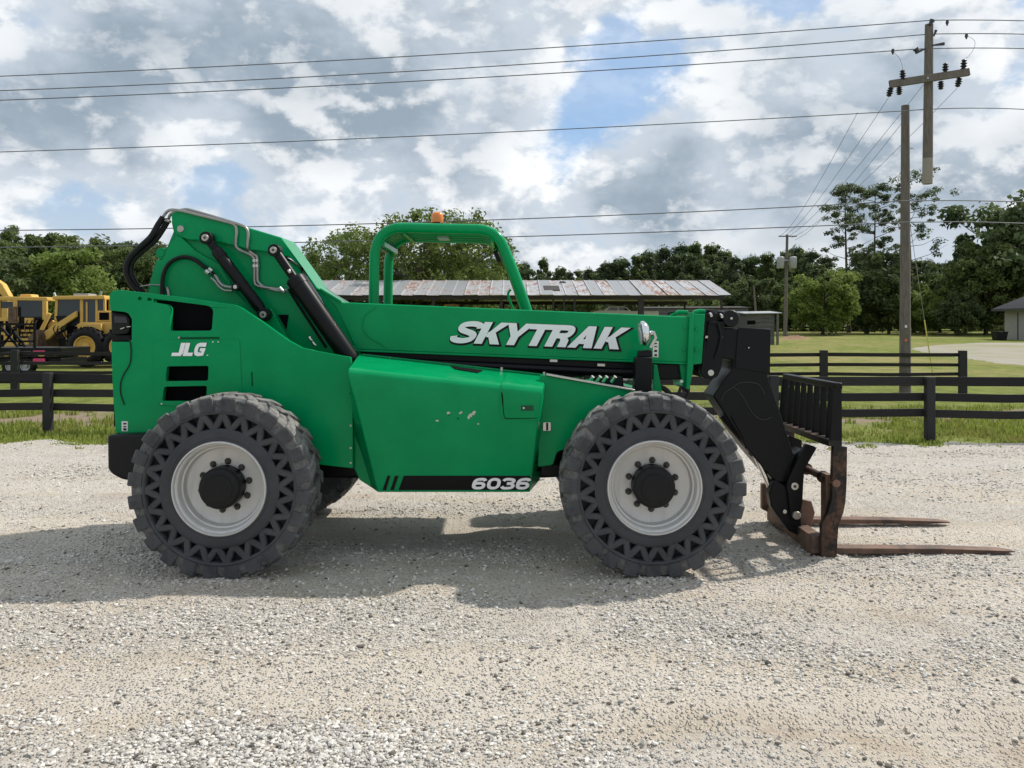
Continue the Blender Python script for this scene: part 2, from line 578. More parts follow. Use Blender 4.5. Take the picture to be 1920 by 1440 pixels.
    simple('guy_guard', (0.72, 0.62, 0.16), 0.5)
    simple('red_tag', (0.75, 0.16, 0.05), 0.5)
    # foliage: leaf faces with reflected and transmitted light
    for nm, dark, light, tr in (('leaf_oak', (0.072, 0.114, 0.029), (0.207, 0.275, 0.071), 0.46),
                                ('leaf_pine', (0.060, 0.094, 0.047), (0.146, 0.193, 0.095), 0.40),  # bluish tint put into the leaf colour in place of distance haze
                                ('leaf_wood', (0.068, 0.109, 0.034), (0.165, 0.220, 0.071), 0.45),
                                ('leaf_light', (0.111, 0.176, 0.036), (0.238, 0.311, 0.081), 0.48),
                                ('leaf_dark', (0.052, 0.086, 0.036), (0.140, 0.189, 0.073), 0.40)):
        n = NT(nm)
        t = n.attr('tone'); rnd = n.objrand()
        col = n.mix(t, dark, light)
        col = n.mix(n.math('MULTIPLY', rnd, 0.45), col, n.mix(t, tuple(x * y for x, y in zip(dark, (1.5, 1.15, 0.9))), tuple(x * y for x, y in zip(light, (1.25, 1.0, 0.8)))))
        n.fin(col, 0.55, **{'Specular IOR Level': 0.25})
        tl = n.t.nodes.new('ShaderNodeBsdfTranslucent')
        n.t.links.new(n.mix(0.5, col, n.mix(t, dark, light)), tl.inputs['Color'])
        mx = n.t.nodes.new('ShaderNodeMixShader'); mx.inputs[0].default_value = tr
        n.t.links.new(n.b.outputs[0], mx.inputs[1]); n.t.links.new(tl.outputs[0], mx.inputs[2])
        n.t.links.new(mx.outputs[0], n.out.inputs['Surface'])
    n = NT('bark')
    g = n.noise(4, 6, 0.65, 0.4, stretch=(5, 5, 0.7))
    n.fin(n.mix(g, (0.035, 0.028, 0.022), (0.12, 0.098, 0.078)), 0.9)
    # grass blades
    n = NT('grass_blade')
    t = n.attr('tone')
    wx = n.noise(0.7, 4, 0.6, vec=n.geo.outputs['Position'])
    col = n.mix(t, (0.15, 0.20, 0.034), (0.36, 0.41, 0.095))
    col = n.mix(n.rng(wx, 0.50, 0.72, 0, 0.7), col, (0.30, 0.26, 0.10))
    n.fin(col, 0.6, **{'Specular IOR Level': 0.2})
    tl = n.t.nodes.new('ShaderNodeBsdfTranslucent'); n.t.links.new(col, tl.inputs['Color'])
    mx = n.t.nodes.new('ShaderNodeMixShader'); mx.inputs[0].default_value = 0.35
    n.t.links.new(n.b.outputs[0], mx.inputs[1]); n.t.links.new(tl.outputs[0], mx.inputs[2])
    n.t.links.new(mx.outputs[0], n.out.inputs['Surface'])
    # field: mown grass, dry patches, bare strip between the fences
    n = NT('field_grass')
    pos = n.geo.outputs['Position']
    a = n.noise(0.09, 5, 0.6, 0.3, vec=pos); b = n.noise(1.1, 6, 0.65, vec=pos); c = n.noise(16, 5, 0.7, vec=pos)
    fine = n.noise(3.0, 6, 0.75, vec=pos, stretch=(1, 0.35, 1))
    g1 = n.mix(n.rng(fine, 0.3, 0.7), (0.105, 0.135, 0.024), (0.225, 0.250, 0.058))
    g1 = n.mix(n.rng(c, 0.35, 0.75, 0, 0.5), g1, (0.085, 0.11, 0.022))
    dry = n.rng(n.math('ADD', n.math('MULTIPLY', a, 0.6), n.math('MULTIPLY', b, 0.4)), 0.46, 0.62, 0, 0.7)
    col = n.mix(dry, g1, n.mix(b, (0.25, 0.205, 0.085), (0.33, 0.27, 0.13)))
    yy = n.sep(pos)[1]
    wob = n.math('ADD', yy, n.math('MULTIPLY', n.math('SUBTRACT', b, 0.5), 2.6))
    lane = n.math('MULTIPLY', n.rng(wob, 9.0, 9.9), n.rng(wob, 13.2, 11.6))
    col = n.mix(n.math('MULTIPLY', lane, n.rng(b, 0.32, 0.52)), col, n.mix(c, (0.19, 0.135, 0.095), (0.31, 0.25, 0.19)))
    n.bump(n.math('ADD', c, fine), 0.7, 0.05)
    n.fin(col, 0.9, **{'Specular IOR Level': 0.1})
    # packed limestone yard: pale beige fines, greyer coarse patches
    n = NT('packed_gravel')
    pos = n.geo.outputs['Position']
    a = n.noise(0.42, 5, 0.6, 0.4, vec=pos); b = n.noise(2.6, 6, 0.65, 0.3, vec=pos, stretch=(0.7, 1.2, 1)); c = n.noise(30, 6, 0.72, vec=pos); d = n.noise(120, 3, 0.7, vec=pos)
    vor = n.voro(55, vec=pos); vcol = n.sep(n.voro(55, vec=pos, out='Color'))[0]
    vor2 = n.voro(24, vec=pos); vcol2 = n.sep(n.voro(24, vec=pos, out='Color'))[1]
    yy = n.sep(pos)[1]
    beige = n.mix(n.rng(a, 0.3, 0.7), (0.52, 0.445, 0.345), (0.605, 0.53, 0.43))
    beige = n.mix(n.rng(b, 0.42, 0.68, 0, 0.75), beige, (0.635, 0.58, 0.505))
    beige = n.mix(n.rng(n.noise(1.1, 4, 0.6, 0.5, vec=pos), 0.56, 0.72, 0, 0.55), beige, (0.40, 0.29, 0.20))
    grey = n.mix(vcol, (0.34, 0.333, 0.322), (0.66, 0.65, 0.635))
    far = n.rng(n.math('ADD', yy, n.math('MULTIPLY', n.math('SUBTRACT', b, 0.5), 2.5)), 2.3, 5.0)
    lane = n.attr('tone')
    coarse = n.math('MAXIMUM', n.math('MULTIPLY', n.rng(n.math('ADD', n.math('MULTIPLY', lane, 0.5), n.math('MULTIPLY', b, 0.5)), 0.36, 0.66), 0.75), n.math('MULTIPLY', far, 0.85))
    beige = n.mix(n.rng(lane, 0.35, 0.0, 0, 0.6), beige, (0.64, 0.58, 0.50))
    stone = n.math('MULTIPLY', n.rng(vor, 0.42, 0.30), n.rng(vcol, 0.45, 0.6))
    col = n.mix(n.math('MULTIPLY', coarse, n.rng(vor, 0.55, 0.25, 0.35, 1.0)), beige, grey)
    col = n.mix(n.math('MULTIPLY', stone, 0.5), col, grey)
    speck = n.math('MULTIPLY', n.rng(vor2, 0.30, 0.20), n.rng(n.math('ADD', vcol2, n.math('MULTIPLY', b, 0.5)), 0.90, 0.98))
    col = n.mix(n.math('MULTIPLY', speck, 0.75), col, (0.10, 0.095, 0.085))  # dark specks painted into the colour to read as shaded pits
    col = n.mix(n.rng(c, 0.56, 0.78, 0, 0.5), col, (0.18, 0.155, 0.12))
    col = n.mix(n.rng(d, 0.45, 0.75, 0, 0.35), col, (0.55, 0.51, 0.45))
    h = n.math('ADD', n.math('MULTIPLY', c, 0.8), n.math('ADD', n.math('MULTIPLY', d, 0.35), n.math('MULTIPLY', n.rng(vor, 0.5, 0.1), 0.9)))
    n.bump(h, 1.0, 0.016)
    n.fin(col, 0.92, **{'Specular IOR Level': 0.15})
    n = NT('gravel_stone')
    t = n.attr('tone'); b = n.noise(60, 4, 0.6)
    col = n.mix(t, (0.27, 0.258, 0.24), (0.74, 0.72, 0.675))
    col = n.mix(n.rng(t, 0.10, 0.08), col, (0.055, 0.053, 0.05))
    col = n.mix(n.math('MULTIPLY', b, 0.4), col, (0.46, 0.40, 0.32))
    n.fin(col, 0.85, **{'Specular IOR Level': 0.2})
    n = NT('gravel_lot')
    pos = n.geo.outputs['Position']
    a = n.noise(0.2, 5, 0.6, 0.4, vec=pos); c = n.noise(5, 6, 0.7, vec=pos)
    n.fin(n.mix(n.rng(a, 0.35, 0.65), n.mix(c, (0.24, 0.215, 0.18), (0.36, 0.33, 0.285)), n.mix(c, (0.17, 0.175, 0.075), (0.27, 0.25, 0.14))), 0.9)
    simple('red_clay', (0.25, 0.15, 0.085), 0.95, 0, 0.35, 6, 0.5)


build_materials()
M = MATS


# ------------------------------------------------------------------ ground


def yard_edge(x):
    """Y where the gravel gives way to grass"""
    return 6.95 + 0.9 * (vnoise(x * 0.45 + 40, x * 0 + 3.3, 5) - 0.5) + 0.6 * (vnoise(x * 1.9 + 9, x * 0 + 8.1, 6) - 0.5)


def lane_of(X, Y):
    """0 in the compacted wheel lanes, 1 where the gravel lies loose"""
    w = Y + 0.55 * (vnoise(X * 0.35 + 7, Y * 0.35 + 2, 61) - 0.5) + 0.25 * (vnoise(X * 1.1, Y * 1.4, 62) - 0.5) + 0.05 * X
    return np.clip(0.5 + 0.55 * np.cos((w + 0.95) * 2 * math.pi / 1.75) + 0.5 * (vnoise(X * 0.8, Y * 1.6, 63) - 0.5), 0, 1)


def yard_h(X, Y):
    h = 0.034 * (vnoise(X * 0.55, Y * 0.8, 1) - 0.5) + 0.024 * (vnoise(X * 1.7, Y * 3.0, 2) - 0.5)
    rough = np.clip((lane_of(X, Y) - 0.25) * 1.6, 0.25, 1.0)
    h += rough * (0.018 * (vnoise(X * 6.3, Y * 8.7, 3) - 0.5) + 0.013 * (vnoise(X * 19, Y * 24, 4) - 0.5))
    for xc in (-2.075, 1.011):   # gravel pressed up round the tyres
        h += 0.020 * np.exp(-((X - xc) / 0.30) ** 2 - ((Y - 0.18) / 0.42) ** 2) * (0.6 + 0.8 * vnoise(X * 9, Y * 9, 71))
    # worn tread prints running across the yard, lower right
    w = np.clip((X - 0.2) / 0.6, 0, 1) * np.clip((3.4 - X) / 1.0, 0, 1) * np.exp(-((Y + 2.12) / 0.22) ** 2)
    h += w * 0.013 * np.sin(Y * 2 * math.pi / 0.062 + 1.8 * vnoise(X * 1.3, Y * 2, 9))
    return h * np.clip(1.35 - (Y - 2) * 0.08, 0.4, 1.2) - 0.006


def build_ground():
    # the field: one sheet that reaches the horizon
    ds = np.concatenate([np.linspace(-40, 6, 6), np.linspace(8, 40, 33), np.linspace(43, 140, 40), np.array([170, 230, 400, 800, 1800, 3500])])
    xs = np.concatenate([[-3000, -900, -300], np.linspace(-120, 120, 61), [300, 900, 3000]])
    DD, XX = np.meshgrid(ds, xs, indexing='ij')
    Z = np.vectorize(tz)(DD) - 0.03 - 0.12 * (DD < 12.6) + 0.05 * (vnoise(XX * 0.2, DD * 0.2, 21) - 0.5) * np.clip((DD - 14) / 6, 0, 1)
    V = np.stack([XX, DD - D0, Z], -1).reshape(-1, 3)
    nx = len(xs); idx = np.arange(len(ds) * nx).reshape(len(ds), nx)
    FA = np.stack([idx[:-1, :-1], idx[:-1, 1:], idx[1:, 1:], idx[1:, :-1]], -1).reshape(-1, 4)
    tag(np_mesh('grass_field', V, FA, M['field_grass'], True), 'mown grass field rising gently to the trees', kind='structure')
    # the yard: fine relief where the eye is close to it
    xs = np.concatenate([np.linspace(-40, -9, 14), np.linspace(-8.5, -4.2, 60), np.arange(-4.15, 4.15, 0.022), np.linspace(4.2, 8.5, 60), np.linspace(9, 40, 14)])
    ys = np.concatenate([np.linspace(-14, -3.4, 8), np.arange(-3.2, 0.8, 0.02), np.linspace(0.83, 7.6, 130)])
    YY, XX = np.meshgrid(ys, xs, indexing='ij')
    E = yard_edge(XX)
    Z = yard_h(XX, YY)
    Z = Z - np.clip((YY - E) / 0.25, 0, 1) * 0.06
    V = np.stack([XX, YY, Z], -1).reshape(-1, 3)
    nx = len(xs); idx = np.arange(len(ys) * nx).reshape(len(ys), nx)
    FA = np.stack([idx[:-1, :-1], idx[:-1, 1:], idx[1:, 1:], idx[1:, :-1]], -1).reshape(-1, 4)
    loose = lane_of(XX, YY).reshape(-1)
    tag(np_mesh('gravel_yard', V, FA, M['packed_gravel'], True, loose), 'pale packed gravel yard under the machine', kind='structure')
    # far lot beside the house, a sheet laid on the field with a ragged edge
    pts = [G(px, d) for px, d in ((1705, 53), (1745, 57), (1800, 60), (1880, 62), (2300, 62), (2500, 45), (2050, 33.5), (1900, 35.5), (1835, 39), (1790, 42.5), (1735, 47))]
    loop = smooth_path(pts + [pts[0]], 14)[:-1]
    c = sum(pts, Vector((0, 0, 0))) / len(pts)
    n = len(loop); K = 10; r = np.random.default_rng(2)
    V = []; FA = []
    rag = 1 + 0.05 * (r.random(n) - 0.5)
    for k in range(K + 1):
        for i, p in enumerate(loop):
            q = c + (p - c) * (k / K) * (1 + (rag[i] - 1) * k / K)
            V.append((q.x, q.y, tz(q.y + D0) + (0.012 if k < K else -0.05)))
    for k in range(K):
        for i in range(n):
            j = (i + 1) % n
            FA.append((k * n + i, k * n + j, (k + 1) * n + j, (k + 1) * n + i))
    tag(np_mesh('gravel_lot', np.array(V), np.array(FA), M['gravel_lot'], True), 'far pale gravel lot in front of the small house', kind='structure')




def ico():
    bm = bmesh.new(); bmesh.ops.create_icosphere(bm, subdivisions=1, radius=1.0)
    V = np.array([v.co[:] for v in bm.verts]); FA = np.array([[v.index for v in f.verts] for f in bm.faces])
    bm.free()
    return V, FA


def build_stones():
    V0, F0 = ico()
    shapes = []
    for k in range(9):
        r = np.random.default_rng(100 + k)
        W = V0 * (1 + 0.55 * (r.random((len(V0), 1)) - 0.5)) * np.array([1.0, 0.55 + 0.4 * r.random(), 0.42 + 0.25 * r.random()])
        shapes.append(W)
    r = np.random.default_rng(5)
    pos = []; siz = []
    def scatter(n, y0, y1, lo, hi, clump, thr):
        got = 0
        while got < n:
            y = y0 + (y1 - y0) * r.random(n * 3)
            x = (r.random(n * 3) - 0.5) * 2 * (0.66 * (y + D0) + 0.25)
            dn = vnoise(x * 0.9 + 11, y * 1.3 + 5, 31) * 0.6 + vnoise(x * 2.7, y * 3.4, 32) * 0.4
            # the coarse clean patches at the near edge
            dn = dn + 0.30 * np.exp(-((x + 1.15) / 0.75) ** 2 - ((y + 2.35) / 0.28) ** 2) + 0.10 * np.exp(-((x + 2.1) / 0.3) ** 2 - ((y + 1.9) / 0.3) ** 2)
            keep = r.random(len(y)) < np.clip((dn - thr) * clump, 0.02, 1) * (0.34 + 0.66 * lane_of(x, y))
            x, y = x[keep], y[keep]
            m = min(len(x), n - got)
            s_ = lo * (hi / lo) ** (r.random(m) ** 2.0)
            pos.append(np.stack([x[:m], y[:m]], 1)); siz.append(s_); got += m
    scatter(26000, -2.75, -0.4, 0.0042, 0.016, 3.5, 0.40)
    scatter(13000, -0.4, 2.6, 0.005, 0.017, 3.0, 0.40)
    scatter(9000, 2.6, 6.9, 0.007, 0.021, 3.0, 0.36)
    scatter(700, -2.7, 3.0, 0.013, 0.025, 2.0, 0.40)
    scatter(4200, -2.75, -2.05, 0.007, 0.0175, 9.0, 0.62)
    for xc in (-2.075, 1.011):   # stones thrown up round the tyres
        m = 420
        pos.append(np.stack([xc + r.normal(size=m) * 0.30, 0.02 + r.normal(size=m) * 0.13], 1)); siz.append(0.006 + 0.011 * r.random(m) ** 2)
    pos = np.concatenate(pos); siz = np.concatenate(siz)
    n = len(pos)
    ang = r.random(n) * 2 * math.pi; tilt = (r.random(n) - 0.5) * 0.7
    kind = r.integers(0, len(shapes), n)
    S = np.array(shapes)[kind] * siz[:, None, None]
    ct, st_ = np.cos(tilt)[:, None], np.sin(tilt)[:, None]
    x, y, z = S[..., 0], S[..., 1], S[..., 2]
    x, z = x * ct - z * st_, x * st_ + z * ct
    ca, sa = np.cos(ang)[:, None], np.sin(ang)[:, None]
    x, y = x * ca - y * sa, x * sa + y * ca
    h = yard_h(pos[:, 0], pos[:, 1])
    z = z + (h + siz * (0.12 + 0.2 * r.random(n)))[:, None]
    V = np.stack([x + pos[:, :1], y + pos[:, 1:2], z], -1).reshape(-1, 3)
    FA = (F0[None] + (np.arange(n) * len(V0))[:, None, None]).reshape(-1, 3)
    tone = r.random(n) ** 0.85
    tone = np.repeat(tone, len(V0))
    tag(np_mesh('gravel', V, FA, M['gravel_stone'], False, tone), 'loose grey and white gravel scattered over the yard', 'gravel', kind='stuff')


def build_grass():
    r = np.random.default_rng(8)
    n = 95000
    Y = 5.9 + 6.8 * r.random(n) ** 1.35
    X = (r.random(n) - 0.5) * 2 * (0.68 * (Y + D0))
    E = yard_edge(X)
    dn = vnoise(X * 1.1, Y * 1.1, 51) * 0.55 + vnoise(X * 4.1, Y * 4.1, 52) * 0.45
    stray = (Y > E - 0.9) & (vnoise(X * 5.2, Y * 5.2, 55) > 0.80)
    keep = ((Y > E - 0.22 * dn) | stray) & (r.random(n) < np.clip((dn - 0.22) * 2.6, 0.05, 1)) & ((Y < 9.2) | (dn > 0.52) )
    X, Y, E, dn = X[keep], Y[keep], E[keep], dn[keep]
    n = len(X)
    near = np.clip((Y - E) / 0.9, 0, 1)
    h = (0.020 + 0.065 * r.random(n) ** 1.6) * (0.40 + 0.75 * near) * (0.5 + 0.9 * dn)
    tall = r.random(n) < 0.02
    h[tall] *= 1.9
    w = 0.006 + 0.008 * r.random(n)
    a = r.random(n) * 2 * math.pi; ln = (r.random(n) - 0.5) * 0.9; la = r.random(n) * 2 * math.pi
    bx, by = np.cos(a) * w, np.sin(a) * w
    z0 = np.full(n, -0.035)
    mx, my = X + np.cos(la) * ln * h * 0.35, Y + np.sin(la) * ln * h * 0.35
    tx, ty = X + np.cos(la) * ln * h, Y + np.sin(la) * ln * h
    V = np.stack([np.stack([X - bx, Y - by, z0], -1), np.stack([X + bx, Y + by, z0], -1),
                  np.stack([mx + bx * 0.8, my + by * 0.8, h * 0.55], -1), np.stack([mx - bx * 0.8, my - by * 0.8, h * 0.55], -1),
                  np.stack([tx, ty, h], -1)], 1).reshape(-1, 3)
    b = (np.arange(n) * 5)[:, None]
    FA = np.concatenate([b + np.array([[0, 1, 2]]), b + np.array([[0, 2, 3]]), b + np.array([[3, 2, 4]])])
    tag(np_mesh('grass', V, FA, M['grass_blade'], False, np.repeat(r.random(n), 5)), 'rough green grass growing along the black board fence', 'grass', kind='stuff')


build_ground()
build_stones()
build_grass()

# ------------------------------------------------------------------ trees


def leaf_cloud(r, centers, radii, per, size, flat=1.0):
    """leaf faces scattered through clumps; returns V, F, tone"""
    C = np.repeat(centers, per, axis=0); R_ = np.repeat(radii, per)[:, None]
    n = len(C)
    u = r.normal(size=(n, 3)); u /= np.linalg.norm(u, axis=1)[:, None]
    rad = r.random((n, 1)) ** 0.45
    p = C + u * rad * R_ * np.array([1, 1, flat])
    nrm = u * 0.6 + r.normal(size=(n, 3)) * 0.55 + np.array([0, 0, 0.45])
    nrm /= np.linalg.norm(nrm, axis=1)[:, None]
    t = np.cross(nrm, r.normal(size=(n, 3))); t /= np.linalg.norm(t, axis=1)[:, None]
    b = np.cross(nrm, t)
    s_ = (size * (0.55 + 0.9 * r.random((n, 1))))
    l, w = t * s_, b * s_ * (0.42 + 0.25 * r.random((n, 1)))
    bend = nrm * s_ * 0.22
    V = np.stack([p - l, p + w + bend, p + l, p - w + bend], 1).reshape(-1, 3)
    FA = (np.arange(n) * 4)[:, None] + np.array([[0, 1, 2, 3]])
    cl = np.repeat(r.random(len(centers)), per)
    tone = np.clip(0.55 * cl + 0.45 * r.random(n), 0, 1)
    return V, FA, np.repeat(tone, 4)


def tree_proto(kind, seed, h, cr, leafmat, leaf, nclump, per, trunk_r, bare=0.25):
    """returns an Empty with trunk and crown, standing at the origin"""
    r = np.random.default_rng(seed)
    root = bpy.data.objects.new('tree', None)
    mb = MB()
    lean = r.normal(size=2) * 0.02 * h
    def axis(t):
        return Vector((lean[0] * t + 0.03 * cr * math.sin(3 * t + seed), lean[1] * t + 0.03 * cr * math.cos(2.3 * t + seed), h * t))
    top = 0.93 if kind in ('pine', 'fir') else 0.72
    path = [axis(k / 9 * top) for k in range(10)]
    path[0].z = -0.3
    mb.tube(path, [trunk_r * (1.35 if k == 0 else 1) * (1 - 0.80 * k / 9) for k in range(10)], 8)
    C = []; R_ = []
    if kind in ('pine', 'fir'):
        nl = nclump
        for k in range(nl):
            t = bare + (1 - bare) * ((k + r.random()) / nl) ** 0.85
            a = r.random() * 2 * math.pi
            reach = cr * (0.25 + 0.95 * math.sin(math.pi * min(1, 0.16 + 0.84 * (1 - (t - bare) / (1 - bare))) * 0.62)) * (0.45 + 0.7 * r.random())
            if kind == 'fir': reach = cr * (0.28 + 0.62 * (1 - (t - bare) / (1 - bare)) ** 0.7) * (0.55 + 0.55 * r.random())
            b0 = axis(min(t, 0.93)); e = b0 + Vector((math.cos(a) * reach, math.sin(a) * reach, reach * (0.10 + 0.35 * r.random())))
            mb.tube([b0, (b0 + e) / 2 + Vector((0, 0, -0.06 * reach)), e], [trunk_r * 0.22, trunk_r * 0.14, trunk_r * 0.05], 5, False)
            for q in range(3):
                f = 0.55 + 0.45 * q / 2
                c = b0.lerp(e, f) + Vector(r.normal(size=3) * 0.16 * reach)
                C.append(c); R_.append((0.14 + 0.18 * r.random()) * cr * (0.80 if kind == 'pine' else 0.72))
        C.append(axis(0.97)); R_.append(0.35 * cr)
        flat = 0.55 if kind == 'pine' else 0.95
    else:
        nb = 7 if kind == 'broad' else 9
        tips = []
        for k in range(nb):
            a = 2 * math.pi * (k + 0.6 * r.random()) / nb
            t = bare + (0.70 - bare) * (k / nb)
            b0 = axis(t)
            el = 0.35 + 0.7 * r.random()
            reach = cr * (0.55 + 0.25 * r.random())
            e = b0 + Vector((math.cos(a) * math.cos(el) * reach, math.sin(a) * math.cos(el) * reach, math.sin(el) * reach * 0.9))
            mb.tube(smooth_path([b0, b0.lerp(e, 0.5) + Vector((0, 0, 0.10 * reach)), e], 3), [trunk_r * 0.40 * (1 - 0.11 * i) for i in range(7)], 6, False)
            for q in range(3):
                a2 = a + (r.random() - 0.5) * 1.6
                e2 = e + Vector((math.cos(a2), math.sin(a2), 0.3 + 0.9 * r.random())) * (0.33 * cr)
                mb.tube([b0.lerp(e, 0.7), e, e2], [trunk_r * 0.16, trunk_r * 0.10, trunk_r * 0.04], 5, False)
                tips.append(e2)
        zc = h * (bare + 1) / 2; hz = h * (1 - bare) / 2
        lobes = [(Vector((math.cos(q * 2.4 + seed) * cr * 0.5 * r.random(), math.sin(q * 2.4 + seed) * cr * 0.5 * r.random(), zc + hz * (q / 5 - 0.5))), 0.55 + 0.45 * r.random()) for q in range(6)]
        while len(C) < nclump:
            u = r.normal(size=3); u /= np.linalg.norm(u)
            rad = 0.45 + 0.55 * r.random() ** 0.6
            p = Vector((u[0] * cr * rad, u[1] * cr * rad, zc + u[2] * hz * rad))
            # uneven outline: keep a clump where some lobe reaches it
            ok = any((p - lc).length < cr * lr * 0.82 for lc, lr in lobes) or r.random() < 0.12
            if not ok: continue
            C.append(p); R_.append(cr * (0.11 + 0.15 * r.random()))
        for e in tips:
            C.append(e); R_.append(cr * (0.12 + 0.10 * r.random()))
        flat = 0.8
    C = np.array([c[:] for c in C]); R_ = np.array(R_)
    V, FA, tone = leaf_cloud(r, C, R_, per, leaf, flat)
    tr = mb.build('trunk', M['bark'], root, 0, 40, local=True)
    cw = np_mesh('crown', V, FA, M[leafmat], False, tone, root)
    return root


PROTO = {}


def proto(key, *a):
    p = tree_proto(*a)
    PROTO[key] = p
    p['used'] = 0


def plant(key, name, label, px, d, scale=1.0, rz=None, group=None, sz=1.0):
    p = PROTO[key]
    if p['used'] == 0:
        COL.objects.link(p); o = p
    else:
        o = copy_tree(p)
    p['used'] = 1
    o.name = name
    g = G(px, d)
    o.location = (g.x, g.y, g.z - 0.05)
    o.rotation_euler = (0, 0, random.random() * 6.28 if rz is None else rz)
    o.scale = (scale, scale, scale * sz)
    tag(o, label, 'tree', group)
    return o


proto('oak1', 'broad', 3, 9.4, 4.3, 'leaf_oak', 0.135, 125, 52, 0.26, 0.20)
proto('oak2', 'broad', 14, 8.8, 3.9, 'leaf_oak', 0.135, 112, 52, 0.24, 0.22)
proto('wood1', 'bush', 21, 10.0, 4.2, 'leaf_wood', 0.20, 120, 90, 0.22, 0.06)
proto('wood2', 'bush', 22, 9.0, 3.6, 'leaf_wood', 0.20, 110, 90, 0.2, 0.05)
proto('wood3', 'bush', 27, 8.0, 4.0, 'leaf_dark', 0.20, 110, 90, 0.2, 0.05)
proto('light', 'bush', 33, 7.6, 4.0, 'leaf_light', 0.19, 130, 80, 0.2, 0.06)
proto('pine1', 'pine', 41, 17.5, 3.3, 'leaf_pine', 0.125, 24, 85, 0.22, 0.42)
proto('pine2', 'pine', 45, 16.5, 2.6, 'leaf_pine', 0.125, 22, 85, 0.20, 0.46)
proto('pine3', 'pine', 48, 17.5, 3.6, 'leaf_pine', 0.120, 19, 70, 0.18, 0.42)
proto('far1', 'fir', 51, 17.0, 3.6, 'leaf_pine', 0.22, 46, 70, 0.22, 0.14)
proto('far2', 'bush', 52, 16.0, 4.6, 'leaf_dark', 0.28, 130, 80, 0.25, 0.08)
proto('far3', 'fir', 57, 18.0, 3.2, 'leaf_wood', 0.22, 44, 70, 0.22, 0.18)
for _p in PROTO.values():
    for _c in list(_p.children):
        pass


def top_scale(key_h, py, d):
    """scale that lifts a tree of height key_h to the photo row py"""
    return (HC + (610 - py) * d / F - tz(d)) / key_h


